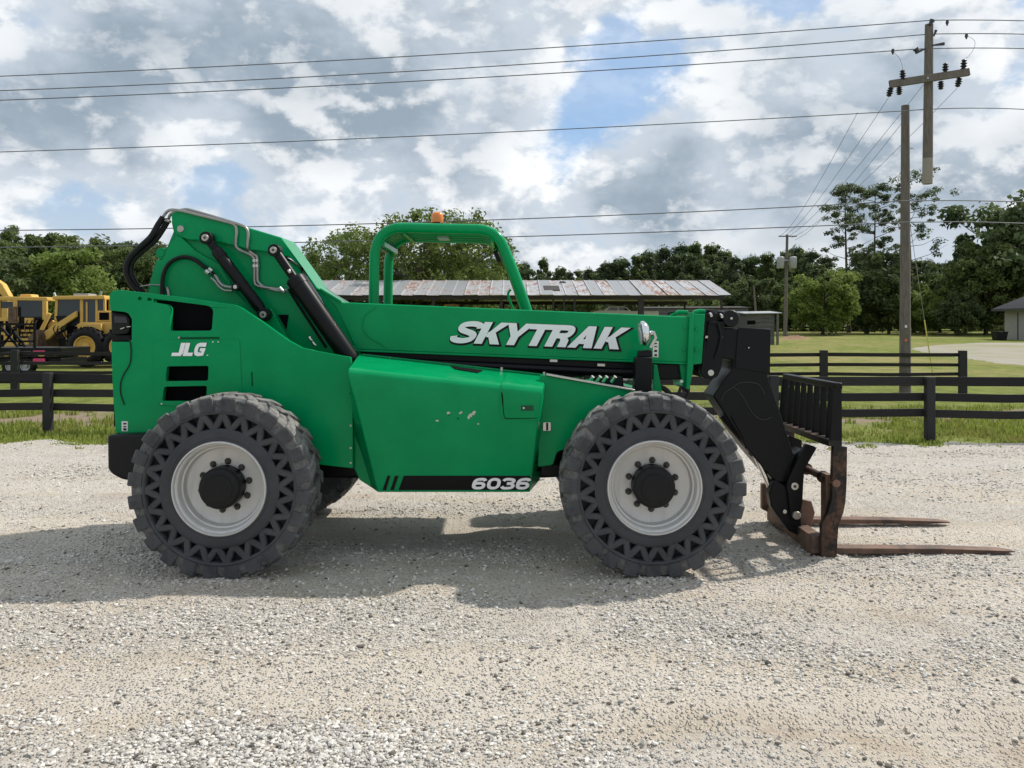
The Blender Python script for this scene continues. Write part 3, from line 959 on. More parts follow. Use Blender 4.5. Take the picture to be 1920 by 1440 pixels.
def build_trees():
    # wood behind the yellow machines
    L_ = [('wood1', 10.0, -40, 452, 66, 'dense dark tree at the left edge behind the yellow cabs'),
          ('wood2', 9.0, 30, 436, 74, 'round tree crown above the leftmost yellow cab'),
          ('wood1', 10.0, 88, 433, 78, 'tallest rounded tree of the wood above the yellow loaders'),
          ('light', 7.6, 122, 470, 60, 'paler willowy tree rising behind the loader with the big tyre'),
          ('wood2', 9.0, 168, 452, 70, 'tree crown just left of the black hoses of the telehandler'),
          ('wood3', 8.0, 210, 450, 74, 'dark tree crown behind the hose loop of the telehandler'),
          ('wood1', 10.0, 258, 462, 68, 'tree seen under the hoses beside the green boom tower'),
          ('wood3', 8.0, 305, 470, 72, 'tree mostly hidden behind the green boom tower'),
          ('wood2', 9.0, -110, 440, 72, 'tree cut by the left edge of the view'),
          ('wood3', 8.0, 12, 480, 57, 'low leafy tree filling the gap between the yellow cabs')]
    for k, hh, px, py, d, lb in L_:
        plant(k, 'leafy_tree', lb, px, d, top_scale(hh, py, d), group='trees behind the yellow machines')
    # behind the canopy of the cab
    for k, hh, px, py, d, lb in [('oak2', 8.8, 652, 428, 56, 'green oak between the boom and the cab frame'),
                                 ('oak1', 9.4, 782, 394, 55, 'tall oak whose top shows beside the orange beacon'),
                                 ('oak2', 8.8, 868, 404, 58, 'oak framed by the right half of the cab canopy'),
                                 ('oak1', 9.4, 712, 440, 63, 'oak seen through the rear of the cab frame'),
                                 ('wood2', 9.0, 600, 480, 66, 'low tree at the boom left of the cab'),
                                 ('wood3', 8.0, 820, 478, 66, 'low dark tree behind the rusty shed roof under the canopy'),
                                 ('wood1', 10.0, 915, 478, 72, 'low tree at the front post of the cab')]:
        plant(k, 'oak_tree', lb, px, d, top_scale(hh, py, d), group='trees behind the cab')
    # far line of wood
    r = random.Random(4)
    ORD = ['first', 'second', 'third', 'fourth', 'fifth', 'sixth', 'seventh', 'eighth', 'ninth', 'tenth', 'eleventh', 'twelfth', 'thirteenth', 'fourteenth', 'fifteenth', 'sixteenth', 'seventeenth', 'eighteenth', 'nineteenth', 'twentieth']
    ORD += ['twenty ' + q for q in ORD[:9]] + ['thirtieth'] + ['thirty ' + q for q in ORD[:9]] + ['fortieth'] + ['forty ' + q for q in ORD[:9]] + ['fiftieth']
    tops = [(985, 492), (1020, 484), (1050, 500), (1085, 506), (1120, 490), (1150, 481), (1180, 474), (1212, 470), (1245, 463), (1275, 458), (1305, 455), (1335, 457),
            (1365, 470), (1392, 480), (1425, 468), (1455, 470), (1490, 462), (1520, 470), (1550, 480), (1650, 490), (1690, 480), (1725, 486), (1762, 478), (1800, 492), (1835, 488), (1870, 470), (1905, 462)]
    more = []
    for (ax, ay), (bx, by) in zip(tops[:-1], tops[1:]):
        more.append(((ax + bx) / 2, (ay + by) / 2 + 5))
    tops = sorted(tops + more)
    for i, (px, py) in enumerate(tops):
        k, hh = [('far1', 17.0), ('far2', 16.0), ('far3', 18.0)][(i * 7 + i // 3) % 3]
        d = 112 + 20 * r.random()
        nm = {'far1': 'pine_tree', 'far2': 'leafy_tree', 'far3': 'pine_tree'}[k]
        plant(k, nm, ORD[i % 50] + (' again' if i >= 50 else '') + ' tree from the left in the tall far wood' if i < 50 else 'tall tree at the right end of the far wood, number %s from the right' % ORD[len(tops) - 1 - i], px, d, top_scale(hh, py, d), group='far wood')
    for i in range(28):
        px = 930 + 39 * i + 14 * r.random()
        d = 98 + 10 * r.random()
        py = 520 + 26 * r.random()
        plant(['wood3', 'wood1', 'wood2'][i % 3], 'leafy_tree', ORD[i] + ' low tree from the left at the edge of the far wood', px, d, top_scale([8.0, 10.0, 9.0][i % 3], py, d) , group='edge of the far wood', sz=1.0)
    # the tall pines and their neighbours, right
    for k, hh, px, py, d, lb in [('pine1', 17.5, 1592, 341, 92, 'tall pine with a bare trunk left of the wooden pole'),
                                 ('pine2', 16.5, 1637, 344, 94, 'slimmer tall pine between the bare pine and the pole'),
                                 ('pine3', 17.5, 1712, 320, 90, 'tall sparse pine just right of the wooden pole')]:
        o = plant(k, 'pine_tree', lb, px, d, top_scale(hh, py, d), group='tall pines')
    for k, hh, px, py, d, lb in [('light', 7.6, 1543, 505, 82, 'bright green tree right of the transformer pole'),
                                 ('wood3', 8.0, 1625, 470, 88, 'dense dark tree at the feet of the tall pines'),
                                 ('wood1', 10.0, 1668, 500, 86, 'leafy tree left of the wooden pole, below the pines'),
                                 ('light', 7.6, 1735, 530, 84, 'soft green tree right of the wooden pole'),
                                 ('wood3', 8.0, 1795, 545, 80, 'rounded dark shrub tree at the far edge of the field'),
                                 ('wood2', 9.0, 1762, 500, 92, 'tree behind the rounded dark shrub tree'),
                                 ('wood3', 8.0, 1912, 376, 84, 'big dark tree rising over the small house'),
                                 ('wood1', 10.0, 1850, 455, 82, 'tree left of the big dark tree by the house'),
                                 ('wood3', 8.0, 1995, 400, 86, 'big tree at the right edge beyond the house')]:
        plant(k, 'leafy_tree', lb, px, d, top_scale(hh, py, d), group='trees along the field')


def build_undergrowth():
    r = np.random.default_rng(77)
    for (p0, p1, d, hh, nm, lb) in ((940, 2100, 96, 3.4, 'leaf_wood', 'dark undergrowth along the foot of the far wood'),
                                    (-200, 340, 62, 3.6, 'leaf_wood', 'dense undergrowth behind the yellow machines'),
                                    (520, 985, 78, 3.4, 'leaf_dark', 'undergrowth seen under the long shed roof'),
                                    (-900, 960, 126, 7.5, 'leaf_wood', 'distant wood closing the view on the left'),
                                    (2000, 2700, 126, 8.5, 'leaf_wood', 'distant wood closing the view on the right')):
        n = int((p1 - p0) * d / F / 0.55)
        C = []; R_ = []
        for k in range(n * 3):
            g = G(p0 + (p1 - p0) * r.random(), d + 6 * r.random())
            t = r.random()
            C.append((g.x, g.y, g.z + hh * t * (0.55 + 0.45 * r.random()))); R_.append((0.5 + 0.6 * r.random()) * (1.0 if hh < 6 else 1.7))
        V, FA, tone = leaf_cloud(r, np.array(C), np.array(R_), 55, 0.24 if d > 100 else 0.17, 0.8)
        tag(np_mesh('undergrowth' if hh < 6 else 'woodland', V, FA, M[nm], False, tone), lb, 'undergrowth' if hh < 6 else 'wood', kind='stuff')


build_trees()
build_undergrowth()

# ------------------------------------------------------------------ fences


def fence(label, posts, rails, post_top, pw, bw, bt, name='board_fence', post_d=0.12, posts_in_front=True):
    """posts: ground points left to right; rails: (z0, z1) per board; boards butt at the posts"""
    root = thing(name, label, 'fence', posts[0])
    for p in posts:
        mb = MB()
        x, y, z = p
        h = post_top + random.uniform(-0.012, 0.012)
        w = pw / 2
        mb.add([(x - w, y - post_d / 2, z - 0.1), (x + w, y - post_d / 2, z - 0.1), (x + w, y + post_d / 2, z - 0.1), (x - w, y + post_d / 2, z - 0.1),
                (x - w * .97, y - post_d / 2, z + h), (x + w * .97, y - post_d / 2, z + h), (x + w * .97, y + post_d / 2, z + h), (x - w * .97, y + post_d / 2, z + h)],
               [(0, 3, 2, 1), (4, 5, 6, 7), (0, 1, 5, 4), (1, 2, 6, 5), (2, 3, 7, 6), (3, 0, 4, 7)])
        mb.build('post', M['fence_post'], root, 0.008)
    for a, b in zip(posts[:-1], posts[1:]):
        a = Vector(a); b = Vector(b)
        for z0, z1 in rails:
            j0 = random.uniform(-0.012, 0.012); j1 = random.uniform(-0.012, 0.012)
            yo = Vector((0, post_d / 2 + bt / 2 + 0.004, 0))
            p = a + Vector((0.004, 0, (z0 + z1) / 2 + j0)) + yo; q = b + Vector((-0.004, 0, (z0 + z1) / 2 + j1)) + yo
            mid = p.lerp(q, 0.5) + Vector((0, 0, random.uniform(-0.024, 0.008)))
            mb = MB()
            hw = (z1 - z0) / 2
            secs = []
            for c in (p, mid, q):
                secs.append([c + Vector((0, -bt / 2, -hw)), c + Vector((0, bt / 2, -hw)), c + Vector((0, bt / 2, hw)), c + Vector((0, -bt / 2, hw))])
            mb.loft(secs[0], secs[1], False); mb.loft(secs[1], secs[2], False)
            mb.f.append((0, 1, 2, 3)); n_ = len(mb.v); mb.f.append((n_ - 4, n_ - 3, n_ - 2, n_ - 1))
            mb.build('rail', M['fence_board'], root, 0.004)
    return root


def build_fences():
    # near fence: photo posts at x 90 and 1743, 2.3 m apart
    a = P(90, 0, 8.15); b = P(1743, 0, 7.18)
    posts = []
    for k in range(-4, 11):
        t = k / 6
        posts.append((a.x + (b.x - a.x) * t, 8.15 + (7.18 - 8.15) * t, 0.0))
    fence('black three board fence standing close behind the telehandler', posts, ((0.36, 0.485), (0.60, 0.73), (0.84, 0.985)), 1.0, 0.135, 0.12, 0.03)
    # second fence beyond the lane, ends at a double post on the right
    posts = []
    end = P(1805, 0, 16.4); 
    xs = [end.x - 3.68 * k for k in range(0, 11)]
    for i, x in enumerate(reversed(xs)):
        posts.append((x, 16.4 + 0.10 * (10 - i), 0.0))
    fence('second black board fence across the lane, ending beside the wooden pole', posts, ((0.20, 0.28), (0.46, 0.55), (0.71, 0.80), (0.97, 1.07)), 1.13, 0.20, 0.12, 0.03)
    # far paddock fence
    posts = [tuple(G(px, 100 - 0.02 * (px - 1440))) for px in range(1440, 1625, 20)]
    fence('small dark paddock fence far off at the foot of the wood', posts, ((0.35, 0.5), (0.75, 0.9), (1.12, 1.27)), 1.35, 0.2, 0.16, 0.05)


build_fences()

# ------------------------------------------------------------------ poles and lines


def wire_path(pts, Y, ext_l, ext_r, n=40):
    """a sagging line through photo points, in a plane Y; continues beyond both ends of the picture"""
    x = np.array([p[0] for p in pts], float); y = np.array([p[1] for p in pts], float)
    c = np.polyfit(x, y, 2)
    xs = np.linspace(ext_l, ext_r, n)
    return [P(q, float(np.polyval(c, q)), Y) for q in xs]


def build_poles():
    YP = 16.7
    pole = thing('utility_pole', 'weathered round wooden pole standing behind the second fence', 'pole', tuple(P(1697, 735, YP) * 1.0))
    b = P(1697, 737, YP); t = P(1697.5, 198, YP)
    mb = MB(); path = [b.lerp(t, k / 12) for k in range(13)]; path[0].z = -0.2
    mb.tube(path, [0.152 - 0.048 * k / 12 for k in range(13)], 20)
    mb.build('shaft', M['pole_wood'], pole, 0, 50)
    for py, m in ((612, 'white_paint'), (638, 'red_tag')):
        p = P(1699, py, YP - 0.16)
        mb = MB(); mb.box((p.x - 0.022, p.y - 0.008, p.z - 0.035), (p.x + 0.022, p.y + 0.03, p.z + 0.035)); mb.build('tag_plate', M[m], pole)
    mb = MB(); p = P(1705, 278, YP); mb.tube([p, p + Vector((0.10, 0, 0))], 0.012, 8); mb.build('bolt', M['galvanised'], pole)
    # the sawn-off pole top that hangs in the lines
    YC = 16.1
    top = P(1742, 46, YC); bot = P(1739, 345, YC)
    cut = thing('hanging_pole_top', 'sawn off pole top with crossarm hanging in the power lines', 'pole', tuple(bot))
    mb = MB(); q = bot.lerp(top, 0.16)
    mb.tube([q.lerp(top, k / 8) for k in range(9)], [0.127 - 0.024 * k / 8 for k in range(9)], 20); mb.build('shaft', M['pole_wood'], cut, 0, 50)
    mb = MB(); mb.tube([bot, bot.lerp(q, 0.5), q], [0.125, 0.1285, 0.1275], 20); mb.build('sawn_end', M['sawn_wood'], cut, 0, 50)
    a = P(1668, 158, YC - 0.16); e = P(1817, 135, YC - 0.22)
    mb = MB(); mb.bar(a, e, 0.10, 0.19); arm = mb.build('crossarm', M['pole_wood'], cut, 0.006)
    mb = MB(); c = P(1740, 146, YC - 0.27); mb.tube([c, c + Vector((0, 0.06, 0))], 0.03, 8); mb.build('bolt', M['galvanised'], cut)

    def insul(px, py0, py1, dx=0.0):
        p0 = P(px, py0, YC - 0.19); p1 = P(px + dx, py1, YC - 0.19)
        m_ = MB(); pts = [p0.lerp(p1, k / 8) for k in range(9)]
        m_.tube(pts, [0.030, 0.075, 0.038, 0.085, 0.04, 0.085, 0.04, 0.07, 0.03], 10)
        m_.build('insulator', M['insulator'], arm)
    for px, a0, b0, dx in ((1693, 150, 131, -1), (1772, 138, 118, 1), (1806, 132, 111, 2), (1671, 164, 181, -5), (1686, 163, 178, 0), (1764, 152, 168, 0), (1799, 146, 163, -4)):
        insul(px, a0, b0, dx)

    def bracket(x0, y0, x1, y1, r0):
        m_ = MB(); p0 = P(x0, y0, YC - 0.12); p1 = P(x1, y1, YC - 0.12)
        m_.tube([p0, p0.lerp(p1, 0.6), p1], [r0 * 0.6, r0, r0 * 1.3], 8); m_.build('line_bracket', M['insulator'], cut)
    bracket(1749, 85, 1770, 82, 0.035); bracket(1736, 91, 1717, 99, 0.03); bracket(1722, 99, 1716, 91, 0.06); bracket(1743, 47, 1748, 38, 0.055); bracket(1751, 68, 1755, 57, 0.03)
    # lines
    YL = 16.1
    W = [(((0, 143), (960, 94), (1745, 38)), ((1745, 38), (1830, 37.5), (1920, 39)), 'topmost power line crossing the sky', 0.013),
         (((0, 170), (960, 122), (1742, 64)), ((1742, 64), (1830, 63), (1920, 64)), 'second power line from the top', 0.013),
         (((0, 188), (960, 142), (1717, 92)), ((1717, 92), (1830, 90), (1920, 91)), 'third power line from the top', 0.013),
         (((0, 285), (960, 247), (1692, 208)), ((1692, 208), (1760, 204), (1920, 205)), 'single line tied to the top of the wooden pole', 0.012),
         (((0, 432), (960, 411), (1690, 377)), ((1690, 377), (1760, 376), (1920, 379)), 'upper of the two low lines behind the beacon', 0.013),
         (((0, 464), (960, 444), (1690, 417)), ((1690, 417), (1780, 416), (1920, 419)), 'lowest line of the row, under the low line by the beacon', 0.013)]
    for left, right, lb, r_ in W:
        lp = wire_path(left, YL, -1900, left[-1][0], 46)
        rp = wire_path(right, YL, left[-1][0], 1920, 10)
        e = rp[-1] + (rp[-1] - rp[-2]).normalized() * 14
        mb = MB(); mb.tube(lp[:-1] + rp + [e], r_, 6)
        tag(mb.build('power_line', M['wire'], None), lb, 'power line', 'lines crossing the sky')
    # small hardware on the lines
    for px, py in ((1776, 40), (1812, 65), (1674, 94)):
        p = P(px, py, YL); mb = MB(); mb.tube([p + Vector((0, 0, 0.03)), p - Vector((0, 0, 0.04)), p - Vector((0, 0, 0.12))], [0.03, 0.045, 0.012], 8)
        tag(mb.build('line_clamp', M['insulator'], None), {1776: 'clamp on the topmost power line right of the pole', 1812: 'clamp on the second power line with a drooping jumper', 1674: 'clamp on the third power line left of the pole'}[px], 'clamp', 'clamps on the lines')
    for pts, lb in (([(1812, 66), (1828, 78), (1822, 98), (1808, 112)], 'thin jumper wire looping down to the right end of the crossarm'),
                    ([(1674, 96), (1688, 112), (1693, 132)], 'thin jumper wire dropping to the left end of the crossarm')):
        mb = MB(); mb.tube(smooth_path([P(x, y, YC - 0.1) for x, y in pts], 6), 0.005, 5)
        tag(mb.build('jumper_wire', M['wire'], None), lb, 'wire')
    # transformer pole far off, and the drops that run to it
    dT = 78
    base = G(1472, dT)
    tp = thing('transformer_pole', 'far thin pole with two grey transformers near the grey hut', 'pole', tuple(base))
    topT = P(1476, 440, dT - D0)
    mb = MB(); mb.tube([base + Vector((0, 0, -0.2)), base.lerp(topT, 0.5), topT], [0.19, 0.16, 0.12], 10); mb.build('shaft', M['pole_wood'], tp, 0, 50)
    mb = MB(); mb.bar(P(1460, 443, dT - D0 - 0.25), P(1494, 443, dT - D0 - 0.25), 0.09, 0.10); mb.build('crossarm', M['pole_wood'], tp)
    mb = MB(); mb.bar(P(1459, 488, dT - D0 - 0.2), P(1494, 488, dT - D0 - 0.2), 0.10, 0.12); mb.build('transformer_beam', M['galvanised'], tp)
    for px in (1463.5, 1487):
        p0 = P(px, 503, dT - D0 - 0.42); p1 = P(px, 481, dT - D0 - 0.42)
        mb = MB(); mb.tube([p0, p0.lerp(p1, 0.05), p0.lerp(p1, 0.92), p1], [0.30, 0.34, 0.34, 0.2], 14); tr = mb.build('transformer', M['galvanised'], tp, 0, 40)
        mb = MB(); mb.tube([p1, P(px, 471, dT - D0 - 0.42)], [0.07, 0.04], 8); mb.build('bushing', M['insulator'], tr)
    for (x0, y0), (x1, y1), lb in (((1608, 211), (1462, 443), 'leftmost thin drop wire slanting from the single line'),
                                   ((1666, 183), (1470, 443), 'drop wire slanting down from the left end of the crossarm'),
                                   ((1732, 158), (1478, 443), 'drop wire slanting down from the middle of the crossarm'),
                                   ((1795, 165), (1484, 446), 'drop wire slanting down from the right end of the crossarm'),
                                   ((1690, 232), (1490, 450), 'short drop wire running from the wooden pole to the transformers')):
        p0 = P(x0, y0, YC - 0.2); p1 = P(x1, y1, dT - D0 - 0.25)
        pts = [p0.lerp(p1, k / 16) - Vector((0, 0, 0.5 * 4 * (k / 16) * (1 - k / 16))) for k in range(17)]
        mb = MB(); mb.tube(pts, [0.006 + 0.010 * k / 16 for k in range(17)], 5)
        tag(mb.build('drop_wire', M['wire'], None), lb, 'wire', 'drop wires')
    # guy wire with its yellow guard
    g0 = P(1700, 380, YP); g1 = P(1753, 728, YP + 1.0)
    g1.z = 0.0
    gw = thing('guy_wire', 'thin guy wire with a long yellow guard beside the wooden pole', 'guy wire', tuple(g1))
    mb = MB(); mb.tube([g1, g0], 0.007, 6); mb.build('cable', M['wire'], gw)
    mb = MB(); mb.tube([g1.lerp(g0, 0.02), g1.lerp(g0, 0.38)], 0.017, 8); mb.build('guard', M['guy_guard'], gw)
    mb = MB(); mb.tube([g1.lerp(g0, 0.38), g1.lerp(g0, 0.70)], 0.009, 8); mb.build('guard_strip', M['sawn_wood'], gw)


build_poles()

# ------------------------------------------------------------------ buildings


def build_buildings():
    # long open shed with rusty roof sheets, behind the boom
    d = 46.0
    Y0 = d - D0
    sc = d / F
    X = lambda px: (px - 960) * sc
    Zp = lambda py: HC - (py - 610) * sc
    g = tz(d)
    shed = thing('open_shed', 'long open timber shed with a rusty metal roof behind the boom', 'shed', (X(990), Y0, g))
    x0, x1 = X(560), X(1371)
    depth = 5.2
    zf, zb = Zp(553.5), Zp(553.5) + 0.0
    # the ridge lies further back: seen at row 527
    zr = HC - (526 - 610) * (d + depth) / F
    n = 34
    w = (x1 - x0) / n
    for i in range(n):
        xa = x0 + i * w; xb = xa + w + 0.03
        mb = MB()
        m = 9
        lift = 0.012 * (i % 2) + random.uniform(0, 0.012)
        fr = random.uniform(-0.10, 0.10); tilt = random.uniform(-0.02, 0.02)
        top = []; bot = []
        for k in range(m + 1):
            t = k / m
            c = 0.016 * math.sin(k * math.pi)  # flat pans, standing seam at the edge
            e = 0.035 if k in (0,) else 0.0
            x = xa + (xb - xa) * t
            sl = (0.95) * 0.32 * 0
            top.append((Vector((x, Y0 + fr, zf + lift + e + tilt * t)), Vector((x - 0.62 * 0, Y0 + depth, zr + lift + e))))
        vs = []; fs = []
        for (a, b) in top: vs += [a, b]
        for (a, b) in top: vs += [a - Vector((0, 0, 0.012)), b - Vector((0, 0, 0.012))]
        q = len(top)
        for k in range(q - 1):
            fs.append((2 * k, 2 * k + 2, 2 * k + 3, 2 * k + 1))
            fs.append((2 * q + 2 * k, 2 * q + 2 * k + 1, 2 * q + 2 * k + 3, 2 * q + 2 * k + 2))
            fs.append((2 * k, 2 * q + 2 * k, 2 * q + 2 * k + 2, 2 * k + 2))
        mb.add(vs, fs)
        mb.build('roof_sheet', M['roof_sheet'], shed, 0, 20)
    # rear slope as one sheet per bay, out of sight
    mb = MB(); mb.add([(x0, Y0 + depth, zr - 0.02), (x1, Y0 + depth, zr - 0.02), (x1, Y0 + 2 * depth, zf - 0.02), (x0, Y0 + 2 * depth, zf - 0.02)], [(0, 1, 2, 3)])
    mb.build('rear_roof', M['roof_sheet'], shed)
    mb = MB(); mb.bar((x0, Y0 + 0.25, zf - 0.13), (x1 - 0.3, Y0 + 0.25, zf - 0.13), 0.12, 0.20); mb.build('eave_beam', M['shed_timber'], shed)
    mb = MB(); mb.bar((x0, Y0 + 2 * depth - 0.3, zf - 0.16), (x1 - 0.3, Y0 + 2 * depth - 0.3, zf - 0.16), 0.12, 0.22); mb.build('eave_beam', M['shed_timber'], shed)
    for px, w_ in ((620, .16), (712, .16), (812, .16), (940, .14), (976, .14), (1038, .10), (1058, .10), (1078, .10), (1203, .30), (1355, .12)):
        for yy in (0.25, 2 * depth - 0.3):
            mb = MB(); mb.bar((X(px), Y0 + yy, g - 0.1), (X(px), Y0 + yy, zf - 0.2), w_, w_); mb.build('post', M['shed_timber'], shed)
    # patched piece and vent on the roof
    mb = MB(); c = P(1034, 541, Y0 + 2.2); mb.obox(c, (0.45, 0, 0), (0, 0.75, 0.16), (0, -0.01, 0.05)); mb.build('roof_patch', M['shed_timber'], shed, 0.01)
    mb = MB(); c = P(1055, 532, Y0 + 4.4); mb.tube([c - Vector((0, 0, .15)), c, c + Vector((0, 0, .10)), c + Vector((0, 0, .16))], [.16, .16, .22, .08], 10); mb.build('roof_vent', M['shed_timber'], shed)

    # grey board wall and hut right of the shed
    def boarded(name, label, cat, px0, px1, py0, py1, dd, depth_, plank, roofcol, over=0.12, rows=7):
        s2 = dd / F; yy = dd - D0
        xx = lambda p: (p - 960) * s2
        zz = lambda p: HC - (p - 610) * s2
        base = tz(dd)
        t = thing(name, label, cat, ((xx(px0) + xx(px1)) / 2, yy, base))
        top = zz(py0)
        hgt = (top - base) / rows
        for k in range(rows):
            j = random.uniform(-0.01, 0.01)
            mb = MB(); mb.box((xx(px0), yy + j, base + k * hgt - (0.05 if k == 0 else 0)), (xx(px1), yy + 0.04 + j, base + (k + 1) * hgt - 0.025))
            mb.build('plank', M['grey_plank'], t)
        mb = MB()
        mb.box((xx(px0) + .02, yy + 0.06, base), (xx(px1) - .02, yy + depth_, top - 0.03)); mb.build('wall', M['grey_plank'], t)
        mb = MB()
        mb.add([(xx(px0) - over, yy - over, top + .02), (xx(px1) + over * 2.2, yy - over, top + .06), (xx(px1) + over * 2.2, yy + depth_ + over, top + 0.22), (xx(px0) - over, yy + depth_ + over, top + .18),
                (xx(px0) - over, yy - over, top - .03), (xx(px1) + over * 2.2, yy - over, top + .01), (xx(px1) + over * 2.2, yy + depth_ + over, top + 0.17), (xx(px0) - over, yy + depth_ + over, top + .13)],
               [(0, 1, 2, 3), (7, 6, 5, 4), (0, 4, 5, 1), (1, 5, 6, 2), (2, 6, 7, 3), (3, 7, 4, 0)])
        mb.build('roof', M[roofcol], t)
        return t, xx, zz, yy
    boarded('board_barn', 'low grey board building right of the long shed', 'building', 1212, 1402, 578, 640, 62, 3.0, .25, 'shed_timber', 0.1)
    t, xx, zz, yy = boarded('board_hut', 'small weathered board hut beside the transformer pole', 'hut', 1400, 1452, 588, 640, 58, 2.4, .25, 'galvanised', 0.22)
    mb = MB(); mb.box((xx(1401), yy - 0.05, zz(608)), (xx(1416), yy - 0.004, zz(601))); mb.build('window', M['dark_void'], t)
    mb = MB(); mb.bar((xx(1457), yy - .1, tz(58) - .1), (xx(1457), yy - .1, zz(588)), .14, .14); mb.build('corner_post', M['grey_plank'], t)
    # a leaning bare pole behind the hut
    b = G(1421, 66); tp = P(1413, 535, 66 - D0)
    mb = MB(); mb.tube([b - Vector((0, 0, .2)), b.lerp(tp, .5), tp], [.11, .09, .06], 8)
    tag(mb.build('bare_post', M['pole_wood'], None), 'leaning bare post behind the grey hut', 'post')
    # clay heap at the foot of the transformer pole
    r = np.random.default_rng(3); c = G(1490, 70)
    n_, m_ = 16, 24
    V = []; FA = []
    for i in range(n_):
        for k in range(m_):
            a = 2 * math.pi * k / m_; q = i / (n_ - 1)
            hh = 0.28 * (math.cos(q * math.pi) * .5 + .5) * (0.6 + 0.8 * r.random())
            V.append((c.x + math.cos(a) * q * 1.9, c.y + math.sin(a) * q * 1.2, c.z + hh - .06))
    for i in range(n_ - 1):
        for k in range(m_):
            k2 = (k + 1) % m_
            FA.append((i * m_ + k, i * m_ + k2, (i + 1) * m_ + k2, (i + 1) * m_ + k))
    tag(np_mesh('clay_heap', np.array(V), np.array(FA), M['red_clay'], True), 'low heap of red clay at the foot of the transformer pole', 'heap')

    # house at the right edge
    dd = 66.0; s2 = dd / F; yy = dd - D0
    base = tz(dd)
    xx = lambda p: (p - 960) * s2
    zz = lambda p: HC - (p - 610) * s2
    hs = thing('small_house', 'small tan house with a dark hip roof at the right edge', 'house', (xx(1990), yy, base))
    eave = zz(577)
    xa, xb = xx(1934), xx(2110)
    mb = MB(); mb.box((xa, yy, base - .1), (xb, yy + 3.6, eave)); mb.build('wall', M['house_wall'], hs)
    o_ = 0.70
    mb = MB(); mb.bar((xa - o_ - .01, yy - o_, eave - .13), (xa - o_ - .01, yy + 3.6 + o_, eave - .13), .03, .18); mb.build('fascia', M['house_trim'], hs)
    rz_ = HC - (545 - 610) * (dd + 2.0) / F
    mb = MB()
    A = [(xa - o_, yy - o_, eave - .03), (xb + o_, yy - o_, eave - .03), (xb + o_, yy + 3.6 + o_, eave - .03), (xa - o_, yy + 3.6 + o_, eave - .03)]
    B = [(xa + 1.8, yy + 1.75, eave + 1.45), (xb - 1.8, yy + 1.75, eave + 1.45), (xb - 1.8, yy + 1.85, eave + 1.45), (xa + 1.8, yy + 1.85, eave + 1.45)]
    mb.loft([Vector(p) for p in A], [Vector(p) for p in B]); mb.build('roof', M['house_roof'], hs)
    mb = MB(); mb.bar((xa - o_, yy - o_ - .01, eave - .13), (xb + o_, yy - o_ - .01, eave - .13), .03, .18); mb.build('fascia', M['house_trim'], hs)
    mb = MB(); mb.box((xa - .03, yy + 1.7, base), (xa - .003, yy + 1.82, zz(586))); mb.build('drain_pipe', M['house_trim'], hs)
    mb = MB(); mb.box((xx(1960), yy - .04, base), (xx(1986), yy - .004, zz(590))); mb.build('door', M['house_trim'], hs)
    # bin by the house
    c = G(1874, 66.5)
    bn = thing('rubbish_bin', 'dark rubbish bin at the left corner of the small house', 'bin', tuple(c))
    mb = MB(); mb.add([(c.x - .38, c.y - .35, c.z), (c.x + .38, c.y - .35, c.z), (c.x + .38, c.y + .35, c.z), (c.x - .38, c.y + .35, c.z), (c.x - .46, c.y - .42, c.z + .62), (c.x + .46, c.y - .42, c.z + .62), (c.x + .46, c.y + .42, c.z + .62), (c.x - .46, c.y + .42, c.z + .62)],
                      [(0, 3, 2, 1), (4, 5, 6, 7), (0, 1, 5, 4), (1, 2, 6, 5), (2, 3, 7, 6), (3, 0, 4, 7)]); mb.build('bin_body', M['black_plastic'], bn, .03)
    mb = MB(); mb.box((c.x - .48, c.y - .44, c.z + .62), (c.x + .48, c.y + .44, c.z + .69)); mb.build('lid', M['black_plastic'], bn, .02)


build_buildings()


# ------------------------------------------------------------------ far machines


def big_wheel(c, r, w, parent, mat_rim='yellow_paint', lugs=18):
    """a loader wheel, axis along Y, outer face towards -Y"""
    mb = MB()
    mb.lathe([(r * .52, 0), (r * .60, -w * .06), (r * .80, -w * .04), (r * .93, w * .10), (r * .95, w * .5), (r * .93, w * .9), (r * .8, w * 1.02), (r * .52, w)], 28, c, True)
    c = Vector(c)
    for k in range(lugs):
        for s_, y0 in ((1, 0.0), (-1, w)):
            a = 2 * math.pi * (k + (0.5 if s_ < 0 else 0)) / lugs
            y1 = y0 + s_ * w * .55
            pts = []
            for (aa, yy, rr, hw) in ((a, y0 - s_ * .01, r * .985, .055), (a + .16, y1, r, .055)):
                for da in (-hw, hw):
                    for q in (rr, r * .88):
                        pts.append(Vector((c.x + q * math.cos(aa + da), c.y + yy, c.z + q * math.sin(aa + da))))
            mb.add(pts, [(0, 1, 3, 2), (4, 6, 7, 5), (0, 2, 6, 4), (1, 5, 7, 3), (0, 4, 5, 1), (2, 3, 7, 6)])
    rim = MB(); rim.lathe([(r * .54, w * .9), (r * .54, -.01), (r * .49, 0), (r * .46, w * .22), (r * .22, w * .3), (r * .20, w * .12), (0.001, w * .12)], 24, c)
    wr = rim.build('wheel', M[mat_rim], parent, 0, 40)
    mb.build('tyre', M['hose_rubber'], wr, 0, 30)
    return wr


